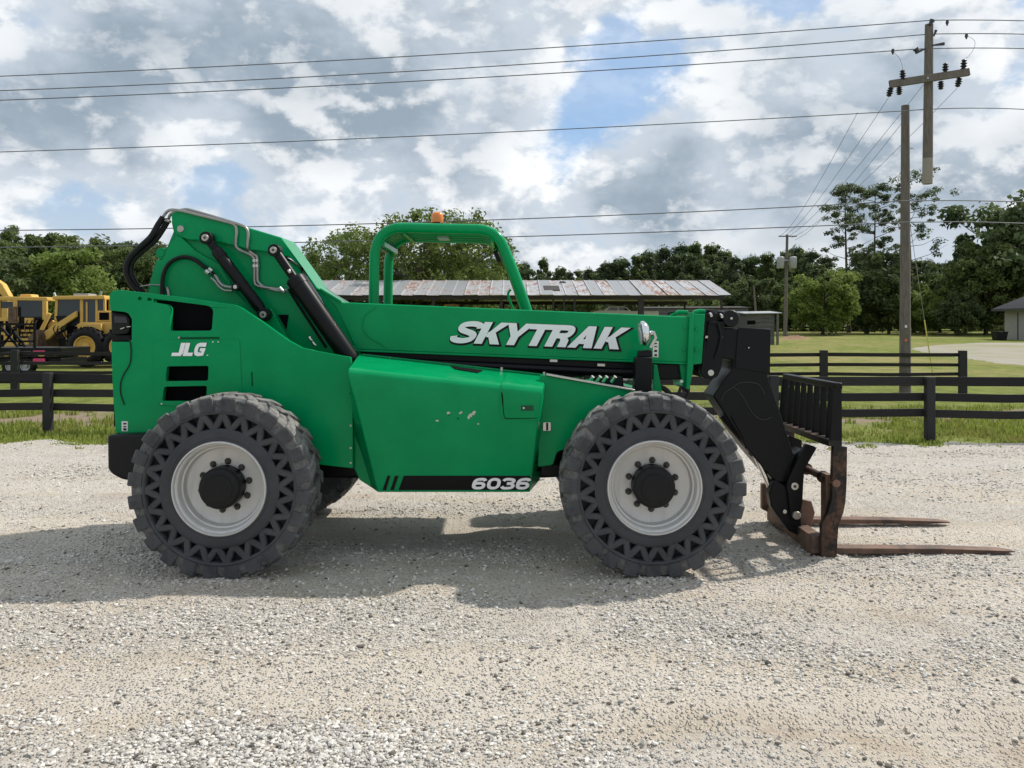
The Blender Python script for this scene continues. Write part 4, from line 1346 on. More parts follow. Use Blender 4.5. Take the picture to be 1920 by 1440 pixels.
def build_loader(label, d, dx=0.0, flip=False):
    """wheel loader facing left, placed by the photo's pixels for dx = 0"""
    Y0 = d - D0
    sc = (d + .6) / F
    g = tz(d)
    q = lambda px, py, y=0.0: Vector(((px + dx - 960) * sc, Y0 + y, HC - (py - 610) * sc))
    ground = HC - (g * 0 + 0)  # eye height
    t = thing('wheel_loader', label, 'loader', (q(150, 0).x, Y0 + 1.2, g))
    W = 2.3
    yp = M['yellow_paint']
    base_py = 610 + (HC - g) / sc
    rw = (base_py - 612) * sc / 2
    for px in (172, 238):
        cc = q(px, 0); cc.z = g + rw
        big_wheel(tuple(cc), rw, .5, t)
        c2 = cc + Vector((0, W + .5, 0))
        wr = big_wheel(tuple(c2), rw, .5, t)
    # rear frame and engine hood
    mb = MB(); mb.plate([q(150, 604, .55), q(262, 604, .55), q(262, 640, .55), q(238, 652, .55), q(150, 652, .55)], 1.5); mb.build('rear_frame', yp, t, .03)
    mb = MB(); mb.plate([q(181, 582, .62), q(250, 584, .62), q(255, 604, .62), q(181, 604, .62)], 1.3); mb.build('engine_hood', yp, t, .05)
    mb = MB(); mb.plate([q(152, 607, .3), q(196, 607, .3), q(196, 620, .3), q(152, 622, .3)], .22); mb.build('step_box', yp, t, .02)
    # cab: pillars, roof, panes
    for pts in ([(149, 557), (155, 557), (155, 607), (149, 607)], [(103, 558), (108, 558), (106, 600), (101, 600)], [(178, 560), (182, 560), (182, 607), (178, 607)], [(193, 560), (197, 560), (197, 584), (193, 584)]):
        for y in (.62, 1.72):
            mb = MB(); mb.plate([q(a, b, y) for a, b in pts], .10); mb.build('cab_pillar', yp, t, .015)
    mb = MB(); mb.plate([q(100, 555, .52), q(197, 554, .52), q(197, 561, .52), q(100, 562, .52)], 1.4); mb.build('cab_roof', yp, t, .03)
    mb = MB(); mb.plate([q(130, 550, .9), q(159, 550, .9), q(159, 555, .9), q(130, 556, .9)], .7); mb.build('roof_box', M['galvanised'], t, .02)
    for pts in ([(108, 562), (149, 562), (149, 592), (106, 592)], [(155, 562), (178, 562), (178, 604), (155, 604)], [(182, 561), (193, 561), (193, 582), (182, 582)]):
        for y in (.67, 1.76):
            mb = MB(); mb.plate([q(a, b, y) for a, b in pts], .02); mb.build('window_pane', M['cab_glass'], t)
    mb = MB(); mb.plate([q(102, 592, .62), q(150, 592, .62), q(150, 612, .62), q(110, 612, .62)], 1.2); mb.build('cab_base', M['black_paint'], t, .02)
    # front frame, arms, bucket
    mb = MB(); mb.plate([q(122, 622, .6), q(150, 606, .6), q(152, 648, .6), q(124, 650, .6)], 1.3); mb.build('front_frame', yp, t, .03)
    mb = MB(); mb.plate([q(104, 634, .8), q(122, 630, .8), q(122, 650, .8), q(104, 650, .8)], .9); mb.build('front_axle', M['black_paint'], t, .03)
    mb = MB(); mb.plate([q(126, 612, .58), q(146, 612, .58), q(146, 632, .58), q(126, 636, .58)], .015); mb.build('frame_gap_shade', M['dark_void'], t)  # black panels laid on the frame stand in for shaded gaps, here and below
    mb = MB(); mb.plate([q(156, 626, .53), q(200, 626, .53), q(200, 648, .53), q(156, 648, .53)], .015); mb.build('frame_gap_shade', M['dark_void'], t)
    mb = MB(); mb.plate([q(186, 586, .60), q(204, 586, .60), q(204, 600, .60), q(186, 600, .60)], .015); mb.build('hood_gap_shade', M['dark_void'], t)  # flat black panel painting the shade of a gap in the hood
    mb = MB(); mb.plate([q(160, 566, .64), q(163, 566, .64), q(163, 604, .64), q(160, 604, .64)], .02); mb.build('door_bar', yp, t)
    mb = MB(); mb.plate([q(118, 584, 1.1), q(140, 582, 1.1), q(144, 594, 1.1), q(118, 594, 1.1)], .5); mb.build('seat', M['black_plastic'], t, .03)
    for a, b in (((104, 556), (101, 549)), ((188, 556), (190, 546))):
        mb = MB(); mb.tube([q(*a, .6), q(*b, .6)], .05, 8); mb.build('cab_lamp', M['galvanised'], t)
    for k in range(4):
        mb = MB(); mb.tube(smooth_path([q(112 + 6 * k, 606 - k, .5), q(104 + 7 * k, 616 + 2 * k, .45), q(110 + 6 * k, 632, .5)], 4), .025, 6); mb.build('hose', M['hose_rubber'], t)
    for y in (.45, 1.75):
        mb = MB(); mb.plate([q(146, 583, y), q(146, 594, y), q(112, 618, y), q(96, 634, y), q(84, 640, y), q(82, 626, y), q(100, 612, y)], .16); mb.build('lift_arm', yp, t, .02)
        mb = MB(); mb.tube([q(141, 606, y + .3), q(104, 626, y + .3)], .06, 8); mb.build('lift_cylinder', M['black_paint'], t)
    mb = MB(); mb.plate([q(70, 634, -.1), q(84, 618, -.1), q(90, 630, -.1), q(88, 650, -.1), q(62, 654, -.1), q(72, 645, -.1)], 2.9); mb.build('bucket', M['fork_rust'], t, .02)
    mb = MB(); mb.tube([q(190, 600, .9), q(190, 566, .9)], .05, 8); mb.build('exhaust_pipe', M['black_paint'], t)
    return t


def build_far_machines():
    build_loader('yellow wheel loader with the big black tyre beside the green tail of the telehandler', 34.0)
    # second yellow machine: an end-on cab at the left edge
    d = 37.0; Y0 = d - D0; sc = d / F; g = tz(d)
    q = lambda px, py, y=0.0: Vector(((px - 960) * sc, Y0 + y, HC - (py - 610) * sc))
    yp = M['yellow_paint']
    t = thing('road_grader', 'yellow road grader seen end on at the left edge', 'grader', (q(45, 0).x, Y0 + 1, g))
    mb = MB(); mb.plate([q(-6, 556), q(88, 557), q(88, 564), q(-6, 563)], 1.7); mb.build('cab_roof', yp, t, .03)
    mb = MB(); mb.plate([q(28, 551, .4), q(48, 551, .4), q(50, 557, .4), q(26, 557, .4)], .6); mb.build('roof_lamp', yp, t, .03)
    for a, b in ((24, 32), (79, 87), (-6, 0)):
        for y in (0, 1.55):
            mb = MB(); mb.plate([q(a, 563, y), q(b, 563, y), q(b, 600, y), q(a, 600, y)], .14); mb.build('cab_pillar', yp, t, .015)
    mb = MB(); mb.plate([q(32, 563, .06), q(79, 563, .06), q(79, 594, .06), q(32, 594, .06)], .02); mb.build('window_pane', M['cab_glass'], t)
    mb = MB(); mb.plate([q(0, 565, .06), q(24, 565, .06), q(24, 578, .06), q(0, 578, .06)], .02); mb.build('window_pane', M['cab_glass'], t)
    mb = MB(); mb.plate([q(-10, 596, -.05), q(34, 596, -.05), q(34, 650, -.05), q(-10, 650, -.05)], 1.7); mb.build('body', yp, t, .03)
    for (x0, y0, x1, y1) in ((-6, 602, 8, 622), (12, 602, 22, 630), (-6, 628, 8, 646), (26, 612, 33, 640), (36, 604, 46, 616), (66, 598, 80, 622)):
        mb = MB(); mb.plate([q(x0, y0, -.075), q(x1, y0, -.075), q(x1, y1, -.075), q(x0, y1, -.075)], .02); mb.build('body_gap_shade', M['dark_void'], t)  # black panels over the solid body imitate the shade in its gaps
    for (x0, y0, x1, y1) in ((52, 584, 58, 572), (60, 588, 64, 576), (38, 590, 44, 574), (70, 590, 73, 570)):
        mb = MB(); mb.bar(q(x0, y0, .5), q(x1, y1, .5), .06, .08); mb.build('control_lever', M['galvanised'], t)
    for k in range(5):
        mb = MB(); mb.tube(smooth_path([q(36 + 9 * k, 600, -.1), q(32 + 9 * k, 616, -.16), q(40 + 8 * k, 634, -.1)], 4), .022, 6); mb.build('hose', M['hose_rubber'] if k % 2 else M['fork_rust'], t)
    mb = MB(); mb.plate([q(34, 594, .05), q(82, 594, .05), q(82, 640, .05), q(34, 640, .05)], 1.5); mb.build('engine_bay', M['black_paint'], t, .03)
    mb = MB(); mb.plate([q(48, 596, -.1), q(64, 596, -.1), q(64, 612, -.1), q(48, 612, -.1)], .12); mb.build('control_box', yp, t, .02)
    for i, (a, b) in enumerate((((72, 640), (98, 588)), ((80, 644), (108, 596)), ((60, 640), (92, 602)))):
        mb = MB(); mb.bar(q(*a, -.2 + .3 * i), q(*b, -.2 + .3 * i), .12, .14); mb.build('linkage_bar', yp, t, .01)
    for i in range(4):
        mb = MB(); mb.plate([q(40, 618 + i * 8, -.05), q(66, 618 + i * 8, -.05), q(66, 622 + i * 8, -.05), q(40, 622 + i * 8, -.05)], .1); mb.build('grille_bar', yp, t)
    mb = MB(); mb.plate([q(18, 575, -.12), q(34, 575, -.12), q(34, 606, -.12), q(18, 606, -.12)], .06); mb.build('step_plate', M['fork_rust'], t, .01)
    for px in (12, 78):
        c = q(px, 0); rr = .62; c.z = g + rr
        big_wheel(tuple(c), rr, .4, t)
        c2 = c + Vector((0, 1.9, 0)); big_wheel(tuple(c2), rr, .4, t)
    # raised yellow arm at the very edge
    d = 41.0; Y0 = d - D0 - 3; sc = d / F; g = tz(d)
    t = thing('digger_arm', 'raised yellow digger boom cut by the left edge', 'digger', (q(-30, 0, 3).x, Y0 + 3, g))
    mb = MB(); mb.plate([q(-60, 508, 3), q(-10, 523, 3), q(4, 532, 3), q(17, 556, 3), q(8, 560, 3), q(-6, 545, 3), q(-60, 530, 3)], .4); mb.build('boom', yp, t, .04)
    mb = MB(); mb.plate([q(-2, 560, 2.9), q(16, 560, 2.9), q(20, 650, 2.9), q(-30, 650, 2.9), q(-30, 580, 2.9)], .9); mb.build('base', yp, t, .04)
    # black flat trailer with pink plates
    d = 29.5; Y0 = d - D0; sc = d / F; g = tz(d)
    q = lambda px, py, y=0.0: Vector(((px - 960) * sc, Y0 + y, HC - (py - 610) * sc))
    t = thing('equipment_trailer', 'black equipment trailer with two pink plates in front of the yellow machines', 'trailer', (q(20, 0).x, Y0 + 1, g))
    bm_ = M['black_paint']
    mb = MB(); mb.plate([q(-60, 652), q(116, 652), q(116, 664), q(-60, 664)], 2.0); mb.build('deck', bm_, t, .02)
    mb = MB(); mb.plate([q(-60, 672, .1), q(112, 672, .1), q(112, 682, .1), q(-60, 682, .1)], 1.8); mb.build('lower_frame', bm_, t, .02)
    for a, b in (((-40, 608), (62, 608)), ((-40, 640), (62, 640)), ((-4, 610), (30, 650)), ((14, 610), (44, 650)), ((62, 606), (62, 654)), ((-4, 606), (-4, 654)), ((30, 610), (0, 650))):
        mb = MB(); mb.bar(q(*a, .1), q(*b, .1), .07, .07); mb.build('ramp_bar', bm_, t)
    for py in (657, 672):
        mb = MB(); mb.plate([q(63, py, -.03), q(85, py, -.03), q(85, py + 9, -.03), q(62, py + 9, -.03)], .025); mb.build('marker_plate', M['pink_plate'], t)
    mb = MB(); mb.plate([q(8, 660, -.02), q(58, 658, -.02), q(58, 664, -.02), q(8, 665, -.02)], .018); mb.build('deck_board', M['grey_plank'], t)
    for px in (16, 44):
        c = q(px, 0, .1); c.z = g + .33
        big_wheel(tuple(c), .33, .24, t, 'galvanised', 14)
    # things parked under the shed
    d = 49.0; Y0 = d - D0; sc = d / F; g = tz(d)
    q = lambda px, py, y=0.0: Vector(((px - 960) * sc, Y0 + y, HC - (py - 610) * sc))
    t = thing('pickup_truck', 'white pickup parked under the long shed, its roof just above the boom', 'pickup', (q(1150, 0).x, Y0 + .9, g))
    zg = 610 + (HC - g) / sc
    mb = MB()
    A = [q(1108, 592), q(1112, 583), q(1132, 581), q(1142, 574), q(1172, 574), q(1184, 583), q(1235, 583), q(1237, zg - 14), q(1106, zg - 14)]
    mb.plate(A, 1.8); mb.build('body', M['white_paint'], t, .05)
    mb = MB(); mb.plate([q(1144, 576, -.012), q(1158, 576, -.012), q(1158, 582, -.012), q(1138, 582, -.012)], .01); mb.build('window_pane', M['cab_glass'], t)
    mb = MB(); mb.plate([q(1160, 576, -.012), q(1171, 576, -.012), q(1179, 582, -.012), q(1160, 582, -.012)], .01); mb.build('window_pane', M['cab_glass'], t)
    for px in (1126, 1212):
        for y in (-.03, 1.58):
            c = q(px, 0, y); c.z = g + .38; big_wheel(tuple(c), .38, .25, t, 'galvanised', 12)
    t = thing('skid_loader', 'orange brown machine under the shed seen inside the cab frame', 'loader', (q(846, 0).x, Y0 + .9, g))
    mb = MB(); mb.plate([q(835, 570), q(858, 570), q(862, 582), q(862, zg - 12), q(824, zg - 12), q(826, 580)], 1.4); mb.build('body', yp, t, .05)
    mb = MB(); mb.plate([q(838, 573, -.012), q(855, 573, -.012), q(857, 581, -.012), q(836, 581, -.012)], .01); mb.build('window_pane', M['cab_glass'], t)
    for px in (832, 854):
        c = q(px, 0, -.2); c.z = g + .4; big_wheel(tuple(c), .4, .3, t, 'yellow_paint', 12)


build_far_machines()


# ------------------------------------------------------------------ lettering


def cr2(pts, n=5, closed=False):
    pts = [np.array(p, float) for p in pts]
    m = len(pts); out = []
    for i in range(m if closed else m - 1):
        g_ = (lambda k: pts[k % m]) if closed else (lambda k: pts[min(max(k, 0), m - 1)])
        p0, p1, p2, p3 = g_(i - 1), g_(i), g_(i + 1), g_(i + 2)
        for k in range(n):
            t = k / n
            out.append(0.5 * (2 * p1 + (p2 - p0) * t + (2 * p0 - 5 * p1 + 4 * p2 - p3) * t * t + (3 * p1 - p0 - 3 * p2 + p3) * t ** 3))
    if not closed: out.append(pts[-1])
    return out


def ring(cx, cy, rx, ry, n=28, e=2.5):
    return [(cx + rx * np.sign(math.cos(a)) * abs(math.cos(a)) ** (2 / e), cy + ry * np.sign(math.sin(a)) * abs(math.sin(a)) ** (2 / e)) for a in [2 * math.pi * k / n for k in range(n)]]


# each glyph: width and strokes; ('p', outline) or ('s', centre line, half width, closed)
GLYPH = {
    'S': (.86, [('s', cr2([(.84, .69), (.80, .82), (.62, .885), (.40, .885), (.19, .82), (.16, .68), (.28, .575), (.58, .475), (.72, .37), (.68, .20), (.48, .115), (.26, .115), (.07, .18), (.03, .31)]), .122, False)]),
    'K': (.90, [('p', [(0, 0), (.30, 0), (.30, 1), (0, 1)]), ('p', [(.26, .36), (.62, 1), (.98, 1), (.40, .30)]), ('p', [(.30, .52), (.60, 0), (.95, 0), (.52, .66)])]),
    'Y': (.80, [('p', [(.28, 0), (.58, 0), (.58, .45), (.28, .45)]), ('p', [(-.06, 1), (.26, 1), (.50, .52), (.58, .36), (.30, .36)]), ('p', [(.62, 1), (.94, 1), (.56, .34), (.36, .42)])]),
    'T': (.84, [('p', [(0, .76), (.88, .76), (.88, 1), (0, 1)]), ('p', [(.29, 0), (.59, 0), (.59, .80), (.29, .80)])]),
    'R': (.86, [('p', [(0, 0), (.30, 0), (.30, 1), (0, 1)]), ('s', [(.22, .885), (.52, .885)] + cr2([(.52, .885), (.68, .84), (.72, .70), (.66, .56), (.52, .51)])[1:] + [(.22, .51)], .12, False), ('p', [(.40, .46), (.66, .46), (.78, .32), (.80, 0), (.48, 0), (.48, .28)])]),
    'A': (.92, [('p', [(-.04, 0), (.28, 0), (.56, 1), (.36, 1)]), ('p', [(.36, 1), (.66, 1), (.88, 0), (.56, 0)]), ('p', [(.18, .18), (.68, .18), (.66, .40), (.24, .40)])]),
    'J': (.78, [('p', [(.44, 1), (.80, 1), (.80, .20), (.66, 0), (-.10, 0), (-.10, .25), (.44, .25)])]),
    'L': (.78, [('p', [(0, 1), (.36, 1), (.36, .26), (.78, .26), (.78, 0), (0, 0)])]),
    'G': (.94, [('s', [(.88, .86), (.40, .86)] + cr2([(.40, .86), (.22, .78), (.16, .5), (.22, .22), (.40, .14)])[1:] + [(.74, .14), (.74, .46)], .15, False), ('p', [(.46, .36), (.90, .36), (.90, .60), (.46, .60)])]),
    '6': (.92, [('s', ring(.46, .33, .33, .215), .118, True), ('s', cr2([(.84, .74), (.74, .87), (.46, .885), (.22, .80), (.125, .58), (.125, .34)]), .118, False)]),
    '0': (.92, [('s', ring(.46, .5, .335, .385), .118, True)]),
    '3': (.90, [('s', cr2([(.08, .74), (.20, .875), (.48, .885), (.74, .82), (.74, .64), (.56, .53), (.34, .53)]), .116, False), ('s', cr2([(.34, .51), (.62, .50), (.78, .34), (.72, .17), (.46, .115), (.18, .125), (.04, .26)]), .116, False)]),
}


def offset_poly(pts, d):
    n = len(pts); out = []
    area = sum(pts[i][0] * pts[(i + 1) % n][1] - pts[(i + 1) % n][0] * pts[i][1] for i in range(n))
    s_ = 1 if area > 0 else -1
    for i in range(n):
        p = np.array(pts[i], float); a = np.array(pts[i - 1], float); b = np.array(pts[(i + 1) % n], float)
        e1 = (p - a) / np.linalg.norm(p - a); e2 = (b - p) / np.linalg.norm(b - p)
        n1 = np.array([e1[1], -e1[0]]) * s_; n2 = np.array([e2[1], -e2[0]]) * s_
        m = (n1 + n2); m /= max(np.linalg.norm(m), 1e-6)
        k = d / max(0.45, float(m.dot(n1)))
        out.append(tuple(p + m * k))
    return out


def text_mesh(text, org, U, V, height, shear, wx, gap, grow=0.0, lift=0.002, shift=(0, 0)):
    """flat lettering: org = lower left corner, U along, V up; lies lift in front (towards -Y)"""
    mb = MB(); x0 = 0.0; lay = 0
    U = Vector(U); V = Vector(V)
    Nn = U.cross(V).normalized()
    if Nn.y > 0: Nn = -Nn

    def put(q, l):
        x = (x0 + q[0]) * wx + (q[1]) * shear + shift[0]; y = q[1] + shift[1]
        return Vector(org) + U * (x * height) + V * (y * height) + Nn * (lift + 0.00025 * l)
    for ch in text:
        w, strokes = GLYPH[ch]
        for s_ in strokes:
            lay += 1
            if s_[0] == 'p':
                pts = offset_poly(s_[1], grow) if grow else s_[1]
                vs = [put(p, lay) for p in pts]
                tris = tessellate_polygon([[Vector((p[0], p[1], 0)) for p in pts]])
                mb.add(vs, [tuple(t) for t in tris])
            else:
                c = [np.array(p, float) for p in s_[1]]; hw = s_[2] + grow; closed = s_[3]
                if not closed and grow:
                    c[0] = c[0] - (c[1] - c[0]) / np.linalg.norm(c[1] - c[0]) * grow
                    c[-1] = c[-1] + (c[-1] - c[-2]) / np.linalg.norm(c[-1] - c[-2]) * grow
                m = len(c); vs = []
                for i in range(m):
                    a = c[i - 1] if (i > 0 or closed) else c[i]; b = c[(i + 1) % m] if (i < m - 1 or closed) else c[i]
                    t = (b - a) / np.linalg.norm(b - a); nn = np.array([-t[1], t[0]])
                    # equal stroke weight after the letter is widened
                    vs += [put(c[i] + nn * hw, lay), put(c[i] - nn * hw, lay)]
                fs = [(2 * i, 2 * i + 1, (2 * i + 3) % (2 * m), (2 * i + 2) % (2 * m)) for i in range(m if closed else m - 1)]
                mb.add(vs, fs)
        x0 += w + gap
    return mb, x0


# ------------------------------------------------------------------ the telehandler


def wheel_proto(parent):
    """near-side wheel: axis Y, outer face at y = 0, centre at the origin"""
    rim = MB()
    rim.lathe([(.336, .06), (.338, .004), (.334, -.006), (.327, -.008), (.322, -.002), (.319, .018), (.307, .026), (.302, .034), (.298, .070), (.294, .078), (.284, .082), (.281, .090), (.279, .122), (.274, .132), (.262, .138), (.16, .138), (.155, .142), (.001, .142)], 96)
    w = rim.build('wheel', M['rim_paint'], None, 0, 32, local=True)
    t = MB()
    t.lathe([(.332, .06), (.332, .012), (.338, .005), (.350, .0035), (.356, .006), (.362, .0025), (.405, .0025), (.416, .006), (.4255, .014), (.4255, .10), (.527, .10), (.527, .016), (.531, .006), (.540, .001), (.547, .004), (.556, .008), (.600, .020), (.628, .030), (.643, .055), (.647, .10), (.647, .20), (.647, .30), (.643, .345), (.628, .370), (.600, .38), (.556, .392), (.54, .399), (.40, .40), (.336, .39), (.332, .34)], 120, closed=True)
    # zigzag web between the two rings of the sidewall
    n = 23
    hwid = .0185
    for k in range(n):
        for s_ in (0, 1):
            a0 = 2 * math.pi * k / n; a1 = 2 * math.pi * (k + (.5 if s_ == 0 else -.5)) / n
            p = Vector((.533 * math.cos(a0), 0, .533 * math.sin(a0))); q = Vector((.4195 * math.cos(a1), 0, .4195 * math.sin(a1)))
            sd = (q - p).normalized().cross(Vector((0, 1, 0)))
            pts = []
            for y, f in ((.100, 1.0), (.022, 1.0), (.013 + .0008 * s_, .62)):
                for e, m in ((p, 1.25), (q, 1.25)):
                    for sg in (-1, 1):
                        c = e + sd * (sg * hwid * m * f); pts.append((c.x, y, c.z))
            fs = []
            for l in range(2):
                b = l * 4
                fs += [(b, b + 2, b + 6, b + 4), (b + 3, b + 1, b + 5, b + 7), (b + 1, b, b + 4, b + 5), (b + 2, b + 3, b + 7, b + 6)]
            fs.append((8, 10, 11, 9))
            t.add(pts, fs)
    # tread lugs, herringbone, staggered from side to side
    nl = 24
    for k in range(nl):
        for side in (0, 1):
            a = 2 * math.pi * (k + .5 * side) / nl
            secs = []
            for (y, da, rt, hb, ht) in ((.0005, 0.0, .642, .084, .074), (.008, .004, .653, .084, .075), (.045, .012, .662, .080, .070), (.110, .050, .665, .072, .062), (.185, .125, .665, .058, .050), (.235, .155, .663, .046, .038)):
                yy = y if side == 0 else .40 - y
                aa = a + da
                rb = .552 if y < .03 else .60
                secs.append([Vector((r_ * math.cos(aa + o_), yy, r_ * math.sin(aa + o_))) for r_, o_ in ((rb, -hb), (rt - .008, -ht), (rt, -ht * .86), (rt, ht * .86), (rt - .008, ht), (rb, hb))])
            for i in range(len(secs) - 1):
                t.loft(secs[i], secs[i + 1], False)
            b = len(t.v)
            t.add(secs[0], [tuple(range(6))]); t.add(secs[-1], [tuple(reversed(range(6)))])
    ty = t.build('tyre', M['tyre_rubber'], w, 0, 28, local=True)
    h = MB()
    h.lathe([(.150, .145), (.150, .03), (.146, .012), (.136, .000), (.128, -.004), (.10, -.006), (.098, -.010), (.06, -.011), (.001, -.011)], 56)
    h.build('hub_cap', M['black_plastic'], w, 0, 40, local=True)
    nm = MB()
    nm.lathe([(.001, -.034), (.010, -.034), (.0125, -.030), (.0125, -.014), (.0205, -.012), (.0215, 0), (.001, 0)], 6)
    nm.lathe([(.024, -.003), (.024, .002), (.001, .002)], 16)
    first = None
    for k in range(10):
        a = 2 * math.pi * (k + .5) / 10
        if first is None:
            first = nm.build('lug_nut', M['nut_metal'], w, 0, 30, local=True); o = first
        else:
            o = first.copy(); COL.objects.link(o); o.parent = w
        o.location = (.176 * math.cos(a), .136, .176 * math.sin(a))
    w.parent = parent
    return w


def build_telehandler():
    rootloc = Vector((-0.5, 1.22, 0))
    T = thing('telehandler', 'big green telehandler with black boom nose, forks and grey rims in the gravel yard', 'telehandler', rootloc)
    GP, GW, BP, BL = M['green_paint'], M['green_worn'], M['black_paint'], M['black_plastic']

    def PL(pts, Y):
        return [P(a, b, Y) for a, b in pts]

    # ---- wheels
    w = wheel_proto(T)
    rc = P(410, 917, 0); fc = P(1228, 915, 0)
    w.location = rc - rootloc; w.rotation_euler = (0, 0.11, 0)
    for (c, y, rz, ry) in ((fc, 0.0, 0, 0.02), (rc, 2.44, math.pi, 0.3), (fc, 2.44, math.pi, 0.7)):
        o = copy_tree(w, T)
        o.location = Vector((c.x, y, c.z)) - rootloc; o.rotation_euler = (0, ry, rz)
    for c in (rc, fc):
        mb = MB(); mb.tube([(c.x, .12, c.z), (c.x, .5, c.z), (c.x, .75, c.z), (c.x, .95, c.z), (c.x, 1.05, c.z), (c.x, 1.4, c.z), (c.x, 1.5, c.z), (c.x, 1.7, c.z), (c.x, 1.95, c.z), (c.x, 2.32, c.z)], [.14, .14, .10, .11, .20, .20, .11, .10, .14, .14], 20); mb.build('axle', BP, T, 0, 40)
    # ---- chassis
    mb = MB(); mb.plate(PL([(470, 790), (1040, 800), (1300, 800), (1300, 845), (1240, 872), (1060, 895), (1000, 897), (600, 897), (470, 860)], .86), .72); mb.build('chassis', BP, T, .02)
    # front fender plate, worn top edge
    fp = round_poly(PL([(1012, 702), (1190, 733), (1262, 758), (1262, 838), (1058, 842), (1044, 848), (1037, 872), (1008, 876)], .50), .02)
    mb = MB(); mb.plate(fp, .05); mb.build('front_side_plate', GP, T, .006)
    mb = MB(); mb.plate(PL([(1100, 712), (1292, 760), (1292, 830), (1100, 830)], .60), 1.25); mb.build('front_frame', GP, T, .01)
    mb = MB(); mb.bar(P(1024, 701.5, .52), P(1189, 731, .52), .09, .014); mb.build('plate_edge', M['steel'], T, .002)
    mb = MB(); mb.bar(P(1030, 708, .56), P(1186, 735, .56), .05, .02); mb.build('wear_strip', M['bare_chip'], T, .002)
    mb = MB(); mb.plate(PL([(1014, 872), (1060, 872), (1060, 893), (1014, 893)], .6), .2); mb.build('frame_rail', BP, T, .006)
    # door latch
    mb = MB(); mb.plate(round_poly(PL([(1018, 792), (1033, 792), (1033, 808), (1018, 808)], .485), .008), .02); la = mb.build('latch', M['steel'], T, .002)
    mb = MB(); mb.plate(PL([(1024, 793), (1028, 793), (1028, 807), (1024, 807)], .48), .01); mb.build('latch_bar', M['decal_black'], la, .001)
    # valve block and fittings between boom and fender
    mb = MB(); mb.plate(PL([(1095, 705), (1168, 706), (1170, 726), (1098, 724)], .75), .25); vb = mb.build('valve_block', BP, T, .01)
    for px in (1104, 1118, 1130, 1146):
        mb = MB(); mb.tube([P(px, 716, .74), P(px + 8, 706, .72)], .016, 8); mb.build('fitting', M['steel'], vb)
    # ---- rear body
    top = [(205, 556), (207, 549), (213, 545), (224, 543.5), (277, 549.5), (340, 557), (390, 564.5), (440, 571.5), (452, 577), (490, 602), (525, 627), (542, 639), (566, 652), (592, 658), (657, 670), (661, 700), (661.5, 878), (598, 871), (560, 840), (280, 812), (217, 812), (211, 720), (208.5, 641), (243, 641), (247, 636), (247, 598), (241, 588), (234, 585), (206.5, 582)]
    hole1 = round_poly(PL([(287, 559.5), (312, 563), (392, 573.5), (400, 581), (397, 620), (318.5, 620.5), (320, 577), (313, 571), (288, 567)], .52), .022, 3)
    hole2 = round_poly(PL([(313, 687), (391, 686), (390, 714), (310, 715)], .52), .016, 3)
    hole3 = round_poly(PL([(308, 725), (388, 723.5), (386, 752), (304, 752)], .52), .016, 3)
    holeL = round_poly(PL([(208.5, 583), (238, 586.5), (246, 596), (247, 640), (209.5, 640)], .52), .02, 3)
    small = [P(262 + 3.6 * math.cos(2 * math.pi * k / 12), 560 + 3.6 * math.sin(2 * math.pi * k / 12), .52) for k in range(12)]
    small2 = [P(280 + 4.6 * math.cos(2 * math.pi * k / 12), 561.5 + 3.2 * math.sin(2 * math.pi * k / 12), .52) for k in range(12)]
    mb = MB(); mb.plate(PL(top, .52), .05, [hole1, hole2, hole3, small, small2]); body = mb.build('rear_body_panel', GP, T, .008)
    mb = MB(); mb.plate(PL([(208, 556), (398, 570), (440, 578), (440, 745), (400, 800), (214, 800)], .61), .03); mb.build('opening_shade', M['dark_void'], T)  # near-black sheet standing in for the shade behind the panel openings
    inner = PL([(211, 552), (300, 557), (420, 575), (430, 690), (655, 705), (655, 860), (560, 835), (280, 808), (219, 808)], .645)
    mb = MB(); mb.plate(inner, 1.22); mb.build('engine_housing', GP, T, .012)
    mb = MB(); mb.plate(PL(top, .52), .05); far = mb.build('rear_body_panel', GP, T, .008)
    far.location = (0, 1.35, 0)
    # engine door, slightly proud, with vent openings
    door = round_poly(PL([(287, 638), (449, 636), (455, 770), (300, 760), (289, 745)], .514), .02, 3)
    d2 = round_poly(PL([(313, 687), (391, 686), (390, 714), (310, 715)], .514), .016, 3)
    d3 = round_poly(PL([(308, 725), (388, 723.5), (386, 752), (304, 752)], .514), .016, 3)
    mb = MB(); mb.plate(door, .0055, [d2, d3]); ed = mb.build('engine_door', GP, T, .0018)
    mb = MB(); mb.tube([P(303, 757, .512), P(303, 757, .506)], .006, 10); mb.build('bolt', M['steel'], ed)
    mb = MB(); mb.bar(P(335, 634, .513), P(411, 633.5, .513), .006, .008); mb.build('hinge', M['dark_void'], ed)
    mb = MB(); mb.tube([P(335.5, 633, .515), P(335.5, 633, .506)], .008, 10); mb.build('bolt', M['pin_metal'], ed)
    mb = MB(); mb.bar(P(472, 697, .517), P(473, 724, .517), .005, .004, up=(0, 1, 0)); mb.build('slot', M['dark_void'], body)
    # tail lamp in its recess, with a loose cable
    mb = MB(); mb.plate(round_poly(PL([(208, 586), (236, 589), (243, 597), (243, 620), (238, 626), (210, 628)], .545), .02), .06); tl = mb.build('tail_lamp', BL, T, .008)
    mb = MB(); mb.plate(round_poly(PL([(214, 592), (236, 594), (240, 606), (214, 606)], .538), .012), .012); mb.build('lens', M['tail_lens'], tl, .004)
    mb = MB(); mb.plate(PL([(208.5, 628), (246, 628), (246, 640), (209.5, 640)], .58), .03); mb.build('bracket', BP, tl, .004)
